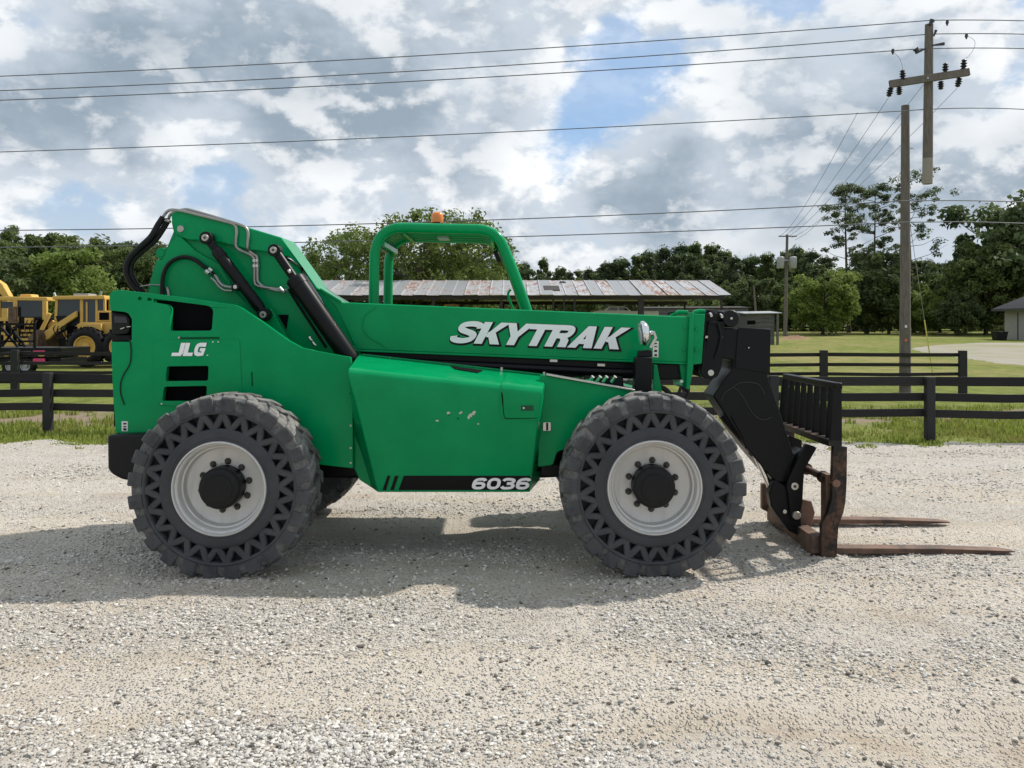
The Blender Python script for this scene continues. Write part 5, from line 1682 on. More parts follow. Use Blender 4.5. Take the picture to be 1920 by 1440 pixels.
    mb = MB(); mb.tube(smooth_path([P(232, 634, .545), P(240, 634, .525), P(244.5, 645, .513), P(245.5, 664, .512), P(243, 683, .512), P(232, 702, .511), P(226, 718, .511), P(226, 738, .511), P(233, 759, .512)], 5), .0045, 6); mb.build('cable', M['hose_rubber'], tl)
    for a, b in (((226, 617), (234, 614)), ((238, 613), (245, 612))):
        mb = MB(); mb.tube([P(*a, .535), P(*b, .53)], .006, 6); mb.build('clip', M['steel'], tl)
    # sticker
    mb = MB(); mb.plate(PL([(228, 790), (239.5, 790), (239.5, 808.5), (228, 808.5)], .518), .0016); s1 = mb.build('sticker', M['sticker'], T)
    for i, (y0, y1) in enumerate(((793, 796), (799, 801), (803, 807))):
        mb = MB(); mb.plate(PL([(231, y0), (237, y0), (237, y1), (231, y1)], .5165), .0008); mb.build('print', M['decal_black'], s1)
    # counterweight bumper
    A = round_poly(PL([(200, 816), (262, 814), (300, 815), (300, 900), (232, 901), (214, 893), (201, 882)], .40), .03)
    mb = MB(); mb.plate(A, 1.64); mb.build('counterweight', BL, T, .035, segs=4)
    # panel between body and pod
    mb = MB(); mb.plate(PL([(660, 690), (700, 690), (716, 921), (708, 922), (674, 900), (664, 879)], .58), .3); mb.build('step_panel', GP, T, .008)
    mb = MB(); mb.plate(PL([(671, 765), (684, 810), (684, 822), (672, 815)], .572), .01); mb.build('panel_gap', M['dark_void'], T)
    for py in (738, 798, 840, 868):
        mb = MB(); mb.tube([P(657.5, py, .522), P(657.5, py, .512)], .008, 10); mb.build('bolt', M['pin_metal'] if py != 738 else M['dark_void'], body)
    # ---- pod (side cover)
    Ys = [.46, .395, .31, .245, .232, .240, .275, .36, .86]
    Lp = [(708, 923), (689, 846), (670.5, 770), (658, 724), (653.5, 706), (652.5, 697), (653.5, 690), (657.5, 685), (673, 663.5)]
    Rp = [(993, 923), (1000, 870), (1008, 800), (1013, 757), (1015.5, 742), (1016.5, 735), (1018, 728), (1020.5, 723.5), (1026, 703)]
    # smooth the profile
    def dens(pts):
        v = [P(a, b, y) for (a, b), y in zip(pts, Ys)]
        return v[:3] + smooth_path(v[3:8], 5)[0:] + [v[8]]
    def prof3(u):
        a = [v[:] for v in dens(Lp)]; b = [v[:] for v in dens(Rp)]
        return [Vector(x).lerp(Vector(y), u) for x, y in zip(a, b)]
    Lo = dens(Lp) + [P(676, 900, .84)]; Ro = dens(Rp) + [P(1012, 901, .84)]
    slot_u = ((842 - 672) / 354, (900 - 672) / 354)
    mb = MB()
    cols = 13
    sec = [[a.lerp(b, k / (cols - 1)) for a, b in zip(Lo, Ro)] for k in range(cols)]
    for k in range(cols - 1): mb.loft(sec[k], sec[k + 1], False)
    b0 = len(mb.v); mb.add(sec[0], [tuple(range(len(Lo)))]); mb.add(sec[-1], [tuple(range(len(Lo)))])
    # weld the columns
    pod = mb.build('side_cover', GP, T, 0, 50)
    bm = bmesh.new(); bm.from_mesh(pod.data); bmesh.ops.remove_doubles(bm, verts=bm.verts, dist=.0005); bmesh.ops.recalc_face_normals(bm, faces=bm.faces); bm.to_mesh(pod.data); bm.free()
    pod.data.polygons.foreach_set('use_smooth', [True] * len(pod.data.polygons)); pod.data.set_sharp_from_angle(angle=math.radians(38))
    md = pod.modifiers.new('bevel', 'BEVEL'); md.width = .008; md.segments = 2; md.limit_method = 'ANGLE'; md.angle_limit = math.radians(38)

    def face_Y(px, py):
        u = min(max((px - 660) / 350, 0), 1)
        ys = [l[1] * (1 - u) + r_[1] * u for l, r_ in zip(Lp, Rp)]
        for i in range(len(ys) - 1):
            if ys[i] >= py >= ys[i + 1]:
                t = (ys[i] - py) / max(ys[i] - ys[i + 1], 1e-6)
                return Ys[i] * (1 - t) + Ys[i + 1] * t
        return Ys[0]

    def on_pod(px, py, e=.002):
        return P(px, py, face_Y(px, py) - e)
    # fuel door on the front corner: a sheet that follows the cover
    mb = MB()
    N_ = len(dens(Lp))
    pr = [prof3(u) for u in np.linspace(.79, .997, 6)]
    full = dens(Lp)
    # start part-way between profile points 2 and 3 (row ~782)
    rows = []
    for c in pr:
        s_ = c[2].lerp(c[3], .28)
        rows.append([s_, c[2].lerp(c[3], .6)] + c[3:N_ - 1] + [c[N_ - 2].lerp(c[N_ - 1], .72)])
    out = []
    for j, c in enumerate(rows):
        o2 = []
        for i, p in enumerate(c):
            q0 = c[max(i - 1, 0)]; q1 = c[min(i + 1, len(c) - 1)]
            tg = (q1 - q0).normalized(); nn = Vector((0, tg.z, -tg.y))
            if nn.dot(Vector((0, -1, 1))) < 0: nn = -nn
            o2.append(p + nn * .0045)
        out.append(o2)
    for j in range(len(out) - 1):
        for i in range(len(out[0]) - 1):
            mb.add([out[j][i], out[j + 1][i], out[j + 1][i + 1], out[j][i + 1]], [(0, 1, 2, 3)])
    fd = mb.build('fuel_door', GP, pod, 0, 60)
    bm = bmesh.new(); bm.from_mesh(fd.data); bmesh.ops.remove_doubles(bm, verts=bm.verts, dist=.0005); bmesh.ops.recalc_face_normals(bm, faces=bm.faces); bm.to_mesh(fd.data); bm.free()
    fd.data.polygons.foreach_set('use_smooth', [True] * len(fd.data.polygons))
    md = fd.modifiers.new('thick', 'SOLIDIFY'); md.thickness = .006; md.offset = 0
    md = fd.modifiers.new('split', 'EDGE_SPLIT'); md.split_angle = math.radians(35)
    gap = [on_pod(939.5, 716, .001), on_pod(941, 735, .001), on_pod(943.5, 765, .001), on_pod(945.5, 780, .001), on_pod(950, 784, .001), on_pod(975, 784, .001), on_pod(1008, 783.5, .001)]
    gap = [p - Vector((0, .004, 0)) for p in gap]
    mb = MB(); mb.tube(smooth_path(gap, 4), .0045, 6); mb.build('door_gap', M['dark_void'], pod)
    mb = MB(); mb.plate([on_pod(977, 760.5, .013), on_pod(1000.5, 760.5, .013), on_pod(1000, 770, .013), on_pod(977, 770, .013)], .006); lt = mb.build('door_lock', M['dark_green'], pod, .001)
    mb = MB(); mb.tube([on_pod(982, 765, .017), on_pod(982, 765, .008)], .0075, 10); mb.build('key_hole', M['steel'], pod)
    # slot on top
    a, b = Lo, Ro
    def pod_top(u, v):
        tA = prof3(u); return tA[-2].lerp(tA[-1], v)
    u0, u1 = .49, .655
    mb = MB(); q = [pod_top(u0, .80), pod_top(u0 + .035, .55), pod_top(u1 - .01, .45), pod_top(u1 + .012, .72)]
    mb.add([p + Vector((0, 0, .006)) for p in q], [(0, 1, 2, 3)]); mb.build('top_slot', M['dark_void'], pod)
    mb = MB(); mb.tube([pod_top(.02, .9) + Vector((0, 0, .006)), pod_top(.98, .9) + Vector((0, 0, .006))], .008, 6); mb.build('hinge_rod', GW, pod)
    for u in (.76, .985):
        p = pod_top(u, .9); mb = MB(); mb.tube([p, p + Vector((0, 0, .03))], .012, 8); mb.build('bolt', M['steel'], pod)
    # stripes and number
    strips = [[(757, 892), (994.5, 892), (991, 919), (747, 919)], [(726.5, 892), (732, 892), (724, 919), (717, 919)], [(740.5, 892), (747.5, 892), (738.5, 919), (731.5, 919)]]
    for s_ in strips:
        mb = MB(); mb.add([on_pod(*q, .0022) for q in s_], [(0, 1, 2, 3)]); mb.build('stripe', M['decal_black'], pod)
    for s_ in ([(733.5, 892), (735, 892), (727, 919), (725.5, 919)], [(750, 892), (752, 892), (743, 919), (741, 919)]):
        mb = MB(); mb.add([on_pod(*q, .0022) for q in s_], [(0, 1, 2, 3)]); mb.build('pin_stripe', M['green_worn'], pod)
    o_ = on_pod(883, 917.5, .003); U = (on_pod(985, 917.5, .003) - o_).normalized(); Vv = (on_pod(883, 896, .003) - o_).normalized()
    hh = (on_pod(883, 896, .003) - o_).length
    mb, _ = text_mesh('6036', o_, U, Vv, hh, .22, 1.20, .07, 0, .0015); mb.build('number_6036', M['decal_white'], pod)
    # chipped paint
    r = random.Random(3)
    for (px, py, w_, h_) in ((879, 783, 3, 3), (882, 779, 4, 3), (886, 776, 4, 3), (889, 773, 3, 2.2), (841, 774, 3, 3), (865, 773, 2, 1.6), (820, 789, 3, 1.5), (897, 795, 2, 1.5), (842, 779, 1.2, 1.2), (862, 775, 2, 2), (859, 785, 1.5, 1.5)):
        n_ = 9; c = []
        for k in range(n_):
            a_ = 2 * math.pi * k / n_; q = .6 + .7 * r.random()
            c.append(on_pod(px + w_ * q * math.cos(a_) + h_ * .3 * math.sin(a_), py - h_ * q * math.sin(a_), .0022))
        mb = MB(); mb.add(c, [tuple(range(n_))]); mb.build('paint_chip', M['bare_chip'] if w_ > 1.8 else M['dark_void'], pod)
    # ---- boom
    Yb = .95
    bp = PL([(320.5, 404), (324, 398), (333, 395), (349, 396), (460, 425), (527, 445), (594, 538), (612, 550), (640, 566.5), (1297, 594), (1297, 681), (658, 655), (640, 640), (602, 560), (566, 503), (542, 482), (508, 474), (462, 467), (415, 455), (382, 451), (352, 449.5), (330, 440), (322, 420)], Yb)
    mb = MB(); mb.plate(bp, .44); boom = mb.build('boom', GP, T, .010)
    # bottom flange, top flange, welded doubler
    mb = MB(); mb.bar(P(660, 656.5, Yb + .01), P(1290, 681.5, Yb + .01), .05, .016); mb.build('lower_flange', GP, boom, .003)
    mb = MB(); mb.bar(P(600, 542, Yb - .006), P(640, 566, Yb - .006), .02, .02); mb.build('weld', GP, boom, .004)
    mb = MB(); mb.tube(smooth_path([P(592, 540, .944), P(612, 553, .944), P(634, 580, .944), (P(647, 606, .944)), P(666, 646, .944)], 4), .007, 6); mb.build('weld', GP, boom)
    mb = MB(); mb.tube(smooth_path([P(705, 575, .946), P(688, 588, .946), P(681, 600, .946), P(682, 618, .946), P(694, 633, .946), P(715, 645, .946), P(727, 656, .946)], 4), .005, 6); mb.build('weld', GP, boom)
    # end collar
    mb = MB(); mb.plate(PL([(1296, 588), (1322, 589), (1316, 682), (1296, 684)], .925), .50); col = mb.build('boom_collar', GP, boom, .006)
    mb = MB(); mb.plate(PL([(1294, 586), (1301, 586), (1300, 690), (1293, 730), (1286, 730)], .905), .54); mb.build('collar_flange', GP, boom, .005)
    mb = MB(); mb.plate(PL([(1274, 682), (1298, 684), (1292, 727), (1287, 731), (1279, 720)], .96), .40); mb.build('collar_bracket', GP, boom, .006)
    for px, py in ((1283, 614), (1281, 654.5), (1307, 617), (1306, 656)):
        mb = MB(); mb.tube([P(px, py, .95), P(px, py, .905 if px > 1290 else .938)], .013, 12); mb.build('bolt', GP, boom)
    mb = MB(); mb.tube([P(1278, 715, .955), P(1278, 715, .94)], .014, 10); mb.build('bolt', M['steel'], boom)
    # hydraulic bits on top of the boom end
    for (x0, y0, x1, y1, rr, m) in ((1256, 592, 1290, 586, .018, 'green_paint'), (1252, 588, 1276, 587, .014, 'hose_rubber'), (1300, 587, 1322, 585, .022, 'green_paint'), (1318, 590, 1336, 584, .014, 'hose_rubber'), (1330, 592, 1334, 585, .012, 'steel')):
        mb = MB(); mb.tube([P(x0, y0, 1.05), P((x0 + x1) / 2, min(y0, y1) - 1, 1.05), P(x1, y1, 1.05)], rr, 8); mb.build('fitting', M[m], boom)
    # black inner boom and the cylinder under it
    mb = MB(); mb.plate(PL([(672, 657), (1290, 683), (1290, 712), (1225, 712), (900, 700), (700, 690)], 1.0), .33); mb.build('under_boom_rail', BP, boom, .01)
    mb = MB(); mb.tube([P(700, 676, .98), P(1200, 700, .98)], .035, 14); mb.build('tilt_cylinder', BP, boom, 0, 40)
    for px, py in ((1031, 676), (1120, 684)):
        mb = MB(); mb.bar(P(px, py, .965), P(px + 14, py + .5, .965), .02, .02); mb.build('clip', M['steel'], boom)
    mb = MB(); mb.plate(PL([(1318, 588), (1345, 586), (1347, 668), (1316, 668)], .99), .36); mb.build('inner_boom', BP, T, .006)
    # SKYTRAK
    o_ = P(843.5, 642.2, Yb); U = (P(1297, 681, Yb) - P(843.5, 662.5, Yb)).normalized(); Vv = Vector((-U.z, 0, U.x))
    if Vv.z < 0: Vv = -Vv
    hh = 41.3 * (D0 + Yb) / F
    mb, xe = text_mesh('SKYTRAK', o_, U, Vv, hh, .47, 1.21, .035, .055, .0012, (.035, -.045)); mb.build('lettering_outline', M['decal_black'], boom)
    mb, xe = text_mesh('SKYTRAK', o_, U, Vv, hh, .47, 1.21, .035, .0, .0050); mb.build('lettering', M['decal_white'], boom)
    o_ = P(323.5, 667.5, .5085); U = Vector((1, 0, 0)); hh = 24.6 * (D0 + .51) / F
    mb, _ = text_mesh('JLG', o_, U, Vector((0, 0, 1)), hh, .25, .93, .05, 0, .0012); mb.build('lettering', M['decal_white'], ed)
    for px in (389, 399, 409):
        mb = MB(); py = 666 if px == 389 else 641
        mb.tube([P(px, py, .5085), P(px, py, .507)], .005, 8); mb.build('decal_dot', M['decal_white'], ed)
    # white sticker beside the work lamp
    mb = MB(); mb.plate(PL([(1224, 639), (1235, 639.5), (1234.5, 670), (1224, 669.5)], .948), .0016); s2 = mb.build('sticker', M['sticker'], boom)
    for (y0, y1) in ((643, 645), (649, 651), (656, 660), (664, 668)):
        mb = MB(); mb.plate(PL([(1227, y0), (1232, y0), (1232, y1), (1227, y1)], .9465), .0008); mb.build('print', M['decal_black'], s2)
    # ---- boom tower behind
    tw = PL([(326, 402), (321, 416), (325, 434), (313, 463), (307, 466), (301, 486), (292, 488), (277, 542), (268, 590), (560, 700), (650, 690), (655, 655), (640, 640), (560, 500), (470, 450)], 1.0)
    mb = MB(); mb.plate(tw, .34); tower = mb.build('boom_tower', GP, T, .008)
    mb = MB(); c = P(302, 475, .99); mb.tube([c, c + Vector((0, .38, 0))], .048, 24); bs = mb.build('pivot_boss', GP, tower, .006, 40)
    mb = MB(); mb.tube([c - Vector((0, .006, 0)), c], .03, 20); mb.build('pin', GP, bs, .003)
    # raised outline of the near tower plate
    tp = PL([(331, 440), (340, 444), (366, 470), (412, 496), (440, 545), (500, 610), (540, 650), (540, 690), (270, 600), (279, 545), (294, 490), (305, 486), (314, 464)], .965)
    mb = MB(); mb.plate(tp, .04); mb.build('tower_plate', GP, tower, .006)
    # bracket of the slave cylinder and the dark pocket
    mb = MB(); mb.plate(PL([(508, 578), (540, 636), (545, 660), (480, 640), (482, 590)], .90), .05); mb.build('cylinder_bracket', GP, tower, .006)
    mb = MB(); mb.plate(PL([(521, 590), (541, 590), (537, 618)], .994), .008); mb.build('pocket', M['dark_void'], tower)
    for px, py, rr in ((338, 429, .029), ):
        c = P(px, py, .935); mb = MB(); mb.tube([c + Vector((0, .04, 0)), c + Vector((0, .012, 0))], .052, 28); pb = mb.build('pin_boss', GP, boom, .004, 40)
        mb = MB(); mb.tube([c + Vector((0, .02, 0)), c], rr, 20); mb.build('pin', M['pin_metal'], pb, .004, 40)

    # ---- cylinders
    def ram(name, a, b, rod_to, rb, rr, Y, eye_a, eye_b, parent):
        A_ = P(*a, Y); B_ = P(*b, Y); R_ = A_.lerp(B_, rod_to)
        t = (B_ - A_).normalized()
        m1 = MB(); m1.tube([R_ - t * .02, R_, R_ + t * .06, R_ + t * .0601, B_ - t * .1, B_ - t * .06, B_], [rb * .8, rb * 1.06, rb * 1.06, rb, rb, rb * .9, rb * .55], 28)
        base = m1.build(name, BP, parent, 0, 40)
        m2 = MB(); m2.tube([A_, R_], rr, 18); m2.build('rod', BP, base, 0, 40)
        for c, e in ((A_, eye_a), (B_, eye_b)):
            if e <= 0: continue
            m3 = MB(); m3.lathe([(e * .4, -.045), (e, -.045), (e, .045), (e * .4, .045)], 26, c, True); ey = m3.build('eye', BP, base, .004, 40)
            m4 = MB(); m4.lathe([(.001, -.062), (e * .52, -.062), (e * .56, -.056), (e * .56, .06)], 20, c); m4.build('pin', M['pin_metal'], base, 0, 40)
            m5 = MB(); m5.lathe([(.001, -.066), (e * .2, -.066), (e * .2, -.06)], 12, c); m5.build('grease_cap', M['nut_metal'], base)
        return base
    ram('slave_cylinder', (389, 447), (497, 590), .17, .047, .034, .87, .052, .052, T)
    lift = ram('lift_cylinder', (516, 470), (668, 690), .245, .076, .036, .80, .050, 0, T)
    c = P(541, 510, .78); mb = MB(); mb.tube([c, c + Vector((.02, 0, .01))], .024, 12); mb.build('port', M['steel'], lift, .004)
    c = P(442, 538, .83); mb = MB(); mb.tube([c - Vector((0, .01, 0)), c + Vector((0, .05, 0))], .034, 14); mb.build('port_block', BP, T, .004)
    mb = MB(); mb.tube([c - Vector((0, .018, 0)), c], .016, 10); mb.build('port_cap', M['steel'], T)
    for px, py in ((579, 632), (586, 641), (524, 539), (660, 652), (653, 658)):
        mb = MB(); c = P(px, py, .84); mb.tube([c, c + Vector((.014, 0, -.02)), c + Vector((.03, 0, -.03))], [.013, .016, .010], 8); mb.build('fitting', M['steel'], T)
    mb = MB(); mb.tube(smooth_path([P(541, 542, .84), P(560, 572, .84), P(590, 618, .84), P(612, 652, .85)], 4), .013, 8); mb.build('supply_tube', BP, T)
    # ---- steel tubes and hoses
    def pipe(name, pts, r_, m, Y=.93, n=5, seg=10):
        m_ = MB(); m_.tube(smooth_path([P(a[0], a[1], a[2] if len(a) > 2 else Y) for a in pts], n), r_, seg)
        return m_.build(name, M[m], T)
    pipe('steel_tube', [(305, 408, .98), (312, 398, .97), (321, 393.5), (340, 395), (365, 401), (420, 415), (436, 419.5), (442, 425), (443.5, 436), (442, 455), (443, 463), (450, 469), (466, 476, .96), (474, 482, .97), (477, 490, .97), (477, 525, .97), (480, 534, .97), (490, 538, .96), (525, 542.5, .94), (540, 545, .9)], .0125, 'steel_tube')
    pipe('steel_tube', [(316, 411, 1.02), (322, 400, 1.0), (345, 393, .98), (365, 396, .96), (430, 415), (452, 422), (462, 428), (465.5, 440), (464, 462), (467, 470, .96), (476, 477, .97), (482, 484, .97), (482.5, 520, .97), (485, 530, .97), (500, 540, .96), (535, 548, .92)], .0125, 'steel_tube')
    for y0 in (486, 496):
        for px in (477, 482.5):
            m_ = MB(); m_.tube([P(px, y0, .97), P(px, y0 + 5, .97)], .019, 6); m_.build('tube_nut', M['steel'], T)
    pipe('hose', [(306, 407, .98), (296, 422, .97), (283, 444, .95), (262, 464, .93), (243, 484, .92), (237, 500, .92), (238, 516, .93), (247, 533, .95), (262, 547, .98), (266, 556, .98)], .0245, 'hose_rubber')
    pipe('hose', [(316, 411, 1.02), (305, 430, 1.01), (290, 451, .99), (270, 468, .97), (251, 486, .95), (245, 500, .95), (246, 514, .95), (254, 531, .97), (266, 545, 1.0), (270, 556, 1.0)], .0245, 'hose_rubber')
    m_ = MB(); m_.bar(P(300, 409, .97), P(320, 417, 1.02), .03, .02); m_.build('hose_clamp', M['steel_tube'], T, .003)
    pipe('hose', [(304, 552, .93), (304.5, 530, .93), (307, 513, .93), (315, 497, .93), (328, 486.5, .93), (345, 482, .93), (363, 486, .93), (380, 498, .92), (392, 508, .91), (402, 516, .9)], .017, 'hose_rubber')
    pipe('steel_tube', [(396, 512, .9), (405, 518, .9), (411, 528, .89), (418, 535, .88), (428, 538, .87), (440, 539, .85)], .012, 'steel_tube')
    pipe('steel_tube', [(396, 521, .91), (404, 528, .91), (412, 538, .9), (422, 544, .89), (436, 545, .88)], .012, 'steel_tube')
    for px, py in ((392, 504), (386, 508)):
        m_ = MB(); m_.tube([P(px, py, .9), P(px + 6, py + 5, .9)], .022, 8); m_.build('hose_nut', M['steel'], T)
    for px in (304, 316):
        pipe('steel_tube', [(px, 556, .95), (px - 1, 545, .95), (px - 4 if px > 310 else px, 539, .96)], .013, 'steel_tube', n=3)
    pipe('cable', [(263, 537, .97), (285, 534, .96), (303, 535, .95)], .006, 'steel_tube', n=3)
    # ---- cab frame
    Yn, Yf = 1.55, 2.40
    path = [(701, 640), (701, 560), (702, 490), (703.5, 470), (709, 452), (720, 438), (738, 429), (760, 427), (820, 428.5), (880, 429.5), (905, 431), (924, 438), (937, 450), (947, 470), (965, 515), (984, 570), (1004, 630)]
    near = smooth_path([P(a, b, Yn) for a, b in path], 4)
    sh = Vector((0, Yf - Yn, 0))
    mb = MB(); mb.tube(near, .046, 16); cab = mb.build('cab_frame', GP, T, 0, 60)
    mb = MB(); mb.tube([p + sh for p in near], .046, 16); mb.build('far_hoop', GP, cab, 0, 60)
    i0, i1 = 14, 50
    m_ = MB()
    run = near[i0:i1]
    cen = P(830, 520, Yn)
    for (off, y0, y1, nm_) in ((0.012, .03, .82, 'roof'),):
        for j in range(len(run) - 1):
            ins = lambda p: p + (cen - p).normalized() * off
            a_, b_ = ins(run[j]), ins(run[j + 1])
            m_.add([a_ + Vector((0, y0, 0)), b_ + Vector((0, y0, 0)), b_ + Vector((0, y1, 0)), a_ + Vector((0, y1, 0))], [(0, 1, 2, 3)])
    rf = m_.build('roof', GP, cab, 0, 60)
    md = rf.modifiers.new('thick', 'SOLIDIFY'); md.thickness = .012; md.offset = 0
    for y in (.14, .30, .46, .62):
        m_ = MB(); q = [p + (cen - p).normalized() * .035 + Vector((0, y, 0)) for p in near[24:46]]
        m_.tube(q, .016, 8); m_.build('roof_rib', GP, cab)
    for (a_, yy_) in ((16, 0), (27, 0), (46, 0)):
        p = near[a_] + (cen - near[a_]).normalized() * .05
        m_ = MB(); m_.bar(p, p + sh, .05, .03, up=(1, 0, 0)); m_.build('cross_bar', GP, cab, .004)
    # lamp plate under the roof
    p = P(832, 447, Yn + .35); m_ = MB(); m_.obox(p, (.05, 0, 0), (0, .12, 0), (0, 0, .01)); m_.build('roof_lamp', M['galvanised'], cab, .003)
    m_ = MB(); m_.bar(P(712, 462, Yn + .02), P(730, 473, Yf - .02), .012, .05); m_.build('rear_bar', M['steel_tube'], cab, .002)
    # cab tub behind the boom
    m_ = MB(); m_.plate(PL([(690, 622), (1006, 622), (1012, 700), (1000, 790), (700, 790)], Yn - .04), .94); m_.build('cab_tub', GP, T, .02)
    # seat and wheel inside the cab
    m_ = MB(); m_.plate(round_poly(PL([(744, 585), (760, 583), (770, 630), (745, 630)], 1.75), .03), .45); st = m_.build('seat', M['black_plastic'], T, .02)
    m_ = MB(); m_.plate(PL([(748, 606), (815, 608), (815, 625), (748, 625)], 1.75), .45); m_.build('seat_cushion', M['black_plastic'], st, .02)
    # mirror inside
    m_ = MB(); m_.obox(P(933, 481, 2.15), (.025, 0, -.055), (0, .05, 0), (.02, 0, .012)); m_.build('mirror', BL, cab, .012)
    m_ = MB(); m_.tube([P(927, 468, 2.15), P(926, 462, 2.2), P(928, 455, 2.3)], .008, 6); m_.build('mirror_arm', BL, cab)
    # grab rail at the front post
    m_ = MB(); m_.tube(smooth_path([P(958, 543, 2.3), P(954, 547, 2.3), P(953, 555, 2.3), P(960, 575, 2.3), P(970, 600, 2.3)], 4), .012, 8); m_.build('grab_rail', GP, cab)
    # beacon
    c = P(820, 420, 1.98)
    m_ = MB(); m_.tube([c - Vector((0, 0, .05)), c + Vector((0, 0, .012))], .062, 24); bc = m_.build('beacon_base', BL, T, .004, 40)
    m_ = MB(); hgt = [(0.012, .058), (.03, .060), (.075, .058), (.095, .052), (.108, .040), (.112, .02)]
    m_.tube([c + Vector((0, 0, z)) for z, _ in hgt], [q for _, q in hgt], 28); m_.build('beacon_lens', M['amber_lens'], bc, 0, 50)
    m_ = MB(); m_.tube([c + Vector((0, 0, .0)), c + Vector((0, 0, .07))], .03, 12); m_.build('beacon_bulb', M['amber_lens'], bc)
    for sx in (-1, 1):
        m_ = MB(); m_.tube(smooth_path([c + Vector((sx * .058, 0, .03)), c + Vector((sx * .075, 0, .045)), c + Vector((sx * .074, 0, .075)), c + Vector((sx * .056, 0, .085))], 3), .005, 6); m_.build('lens_guard', BL, bc)
    # ---- work lamp post
    m_ = MB(); m_.plate(PL([(1193, 670), (1223.5, 670), (1222, 745), (1190, 745)], .62), .16); lp = m_.build('lamp_post', BP, T, .008)
    m_ = MB(); m_.plate(PL([(1198, 658), (1222, 656), (1223, 670), (1196, 670)], .66), .08); m_.build('lamp_bracket', BP, lp, .006)
    cl = P(1207, 625, .70)
    m_ = MB()
    ax = Vector((1, 0.0, .10)).normalized(); e1 = Vector((0, 1, 0)); e2 = ax.cross(e1).normalized()
    pr_ = [(-.030, .001), (-.028, .05), (-.022, .088), (-.014, .098), (0, .100), (.012, .096), (.03, .080), (.045, .055), (.052, .028), (.054, .001)]
    pts = []
    m_.tube([cl + ax * q for q, _ in pr_], [r_ for _, r_ in pr_], 32)
    m_.build('lamp_bowl', M['chrome'], lp, 0, 60)
    m_ = MB(); m_.tube([cl - ax * .0301, cl - ax * .036], [.088, .06], 28); m_.build('lamp_glass', M['lamp_glass'], lp, 0, 50)
    m_ = MB(); q = cl + ax * .05; m_.tube([q, q + Vector((.03, 0, 0)), q + Vector((.045, 0, -.04)), P(1219, 652, .70)], .014, 8); m_.build('lamp_stem', M['steel'], lp)
    m_ = MB(); m_.tube([P(1216, 625, .69), P(1224, 625, .69)], .022, 6); m_.build('lamp_nut', M['steel'], lp)
    m_ = MB(); m_.plate(PL([(1226, 684), (1232, 684), (1243, 745), (1224, 745)], .80), .06); m_.build('gusset', GP, T, .004)
    # hose loops at the front
    pipe('hose', [(1240, 728, .85), (1252, 735, .83), (1262, 742, .82), (1272, 738, .85), (1278, 726, .9), (1290, 735, .92), (1284, 748, .9)], .013, 'hose_rubber')
    pipe('hose', [(1228, 722, .88), (1246, 727, .86), (1258, 738, .86), (1268, 748, .88)], .012, 'hose_rubber')
    # ---- boom head
    hk = round_poly(PL([(1327, 601), (1359, 603), (1357, 660), (1353, 690), (1346, 706), (1333, 712), (1318, 708), (1312, 696), (1318, 668), (1324, 640)], .97), .015)
    m_ = MB(); m_.plate(hk, .07); hd = m_.build('head_link', BP, T, .008)
    m_ = MB(); m_.plate([p + Vector((0, .33, 0)) for p in hk], .07); m_.build('head_link', BP, T, .008)
    m_ = MB(); c = P(1332.5, 699, .96); m_.tube([c - Vector((0, .01, 0)), c + Vector((0, .46, 0))], .026, 20); m_.build('pin', M['steel'], hd, .003, 40)
    m_ = MB(); m_.plate(PL([(1329, 602), (1358, 604), (1358, 609), (1329, 607)], .955), .02); m_.build('link_cap', BP, hd, .003)
    m_ = MB(); m_.plate(PL([(1330, 584), (1352, 583), (1364, 585), (1364, 603), (1330, 602)], 1.02), .3); m_.build('roller_carrier', BP, T, .01)
    m_ = MB(); c = P(1369, 597, 1.0); m_.lathe([(.012, -.03), (.064, -.03), (.072, -.02), (.072, .30), (.012, .30)], 32, c, True); ro = m_.build('roller', BL, T, 0, 40)
    m_ = MB(); m_.lathe([(.001, -.045), (.010, -.045), (.012, -.03)], 12, c); m_.build('axle_pin', M['steel'], ro)
    for px, py in ((1331, 588), (1351, 590), (1322, 628), (1349, 628)):
        m_ = MB(); m_.tube([P(px, py, 1.0), P(px + 3, py + 4, .95)], .012, 8); m_.build('fitting', M['steel'], hd)
    for k, pts in enumerate(([(1300, 590, 1.1), (1312, 583, 1.1), (1326, 582, 1.1), (1338, 590, 1.12)], [(1306, 592, 1.2), (1318, 585, 1.2), (1332, 584, 1.2), (1348, 596, 1.18)], [(1346, 606, .95), (1352, 630, .945), (1347, 655, .95), (1340, 672, .96)], [(1322, 640, .955), (1319, 662, .95), (1318, 690, .955)])):
        pipe('hose', pts, .010, 'hose_rubber', n=4, seg=8)
    # ---- gooseneck nose
    ns = round_poly(PL([(1357, 615), (1384, 616), (1443.5, 618.5), (1444, 640), (1440, 706), (1462, 770), (1489, 855), (1474, 905), (1455, 905), (1398, 838), (1337, 742), (1372, 693), (1375, 675), (1352, 672)], 1.0), .012, 2)
    m_ = MB(); m_.plate(ns, .36); nose = m_.build('boom_nose', BP, T, .012)
    m_ = MB(); m_.plate(PL([(1384, 614), (1445, 617), (1444, 700), (1378, 690)], .990), .012); m_.build('nose_doubler', BP, nose, .003)
    m_ = MB(); m_.tube(smooth_path([P(1352, 752, .996), P(1358, 738, .996), P(1371, 728, .996), P(1380, 729, .996), P(1392, 743, .996), (P(1405, 766, .996)), P(1417, 781, .996), P(1432, 787, .996), P(1446, 782, .996)], 4), .0035, 6); m_.build('weld', M['nut_metal'], nose)
    m_ = MB(); m_.tube(smooth_path([P(1371, 728, .996), P(1385, 719, .996), P(1405, 717, .996), P(1424, 722, .996), P(1434, 740, .996)], 4), .0035, 6); m_.build('weld', M['nut_metal'], nose)
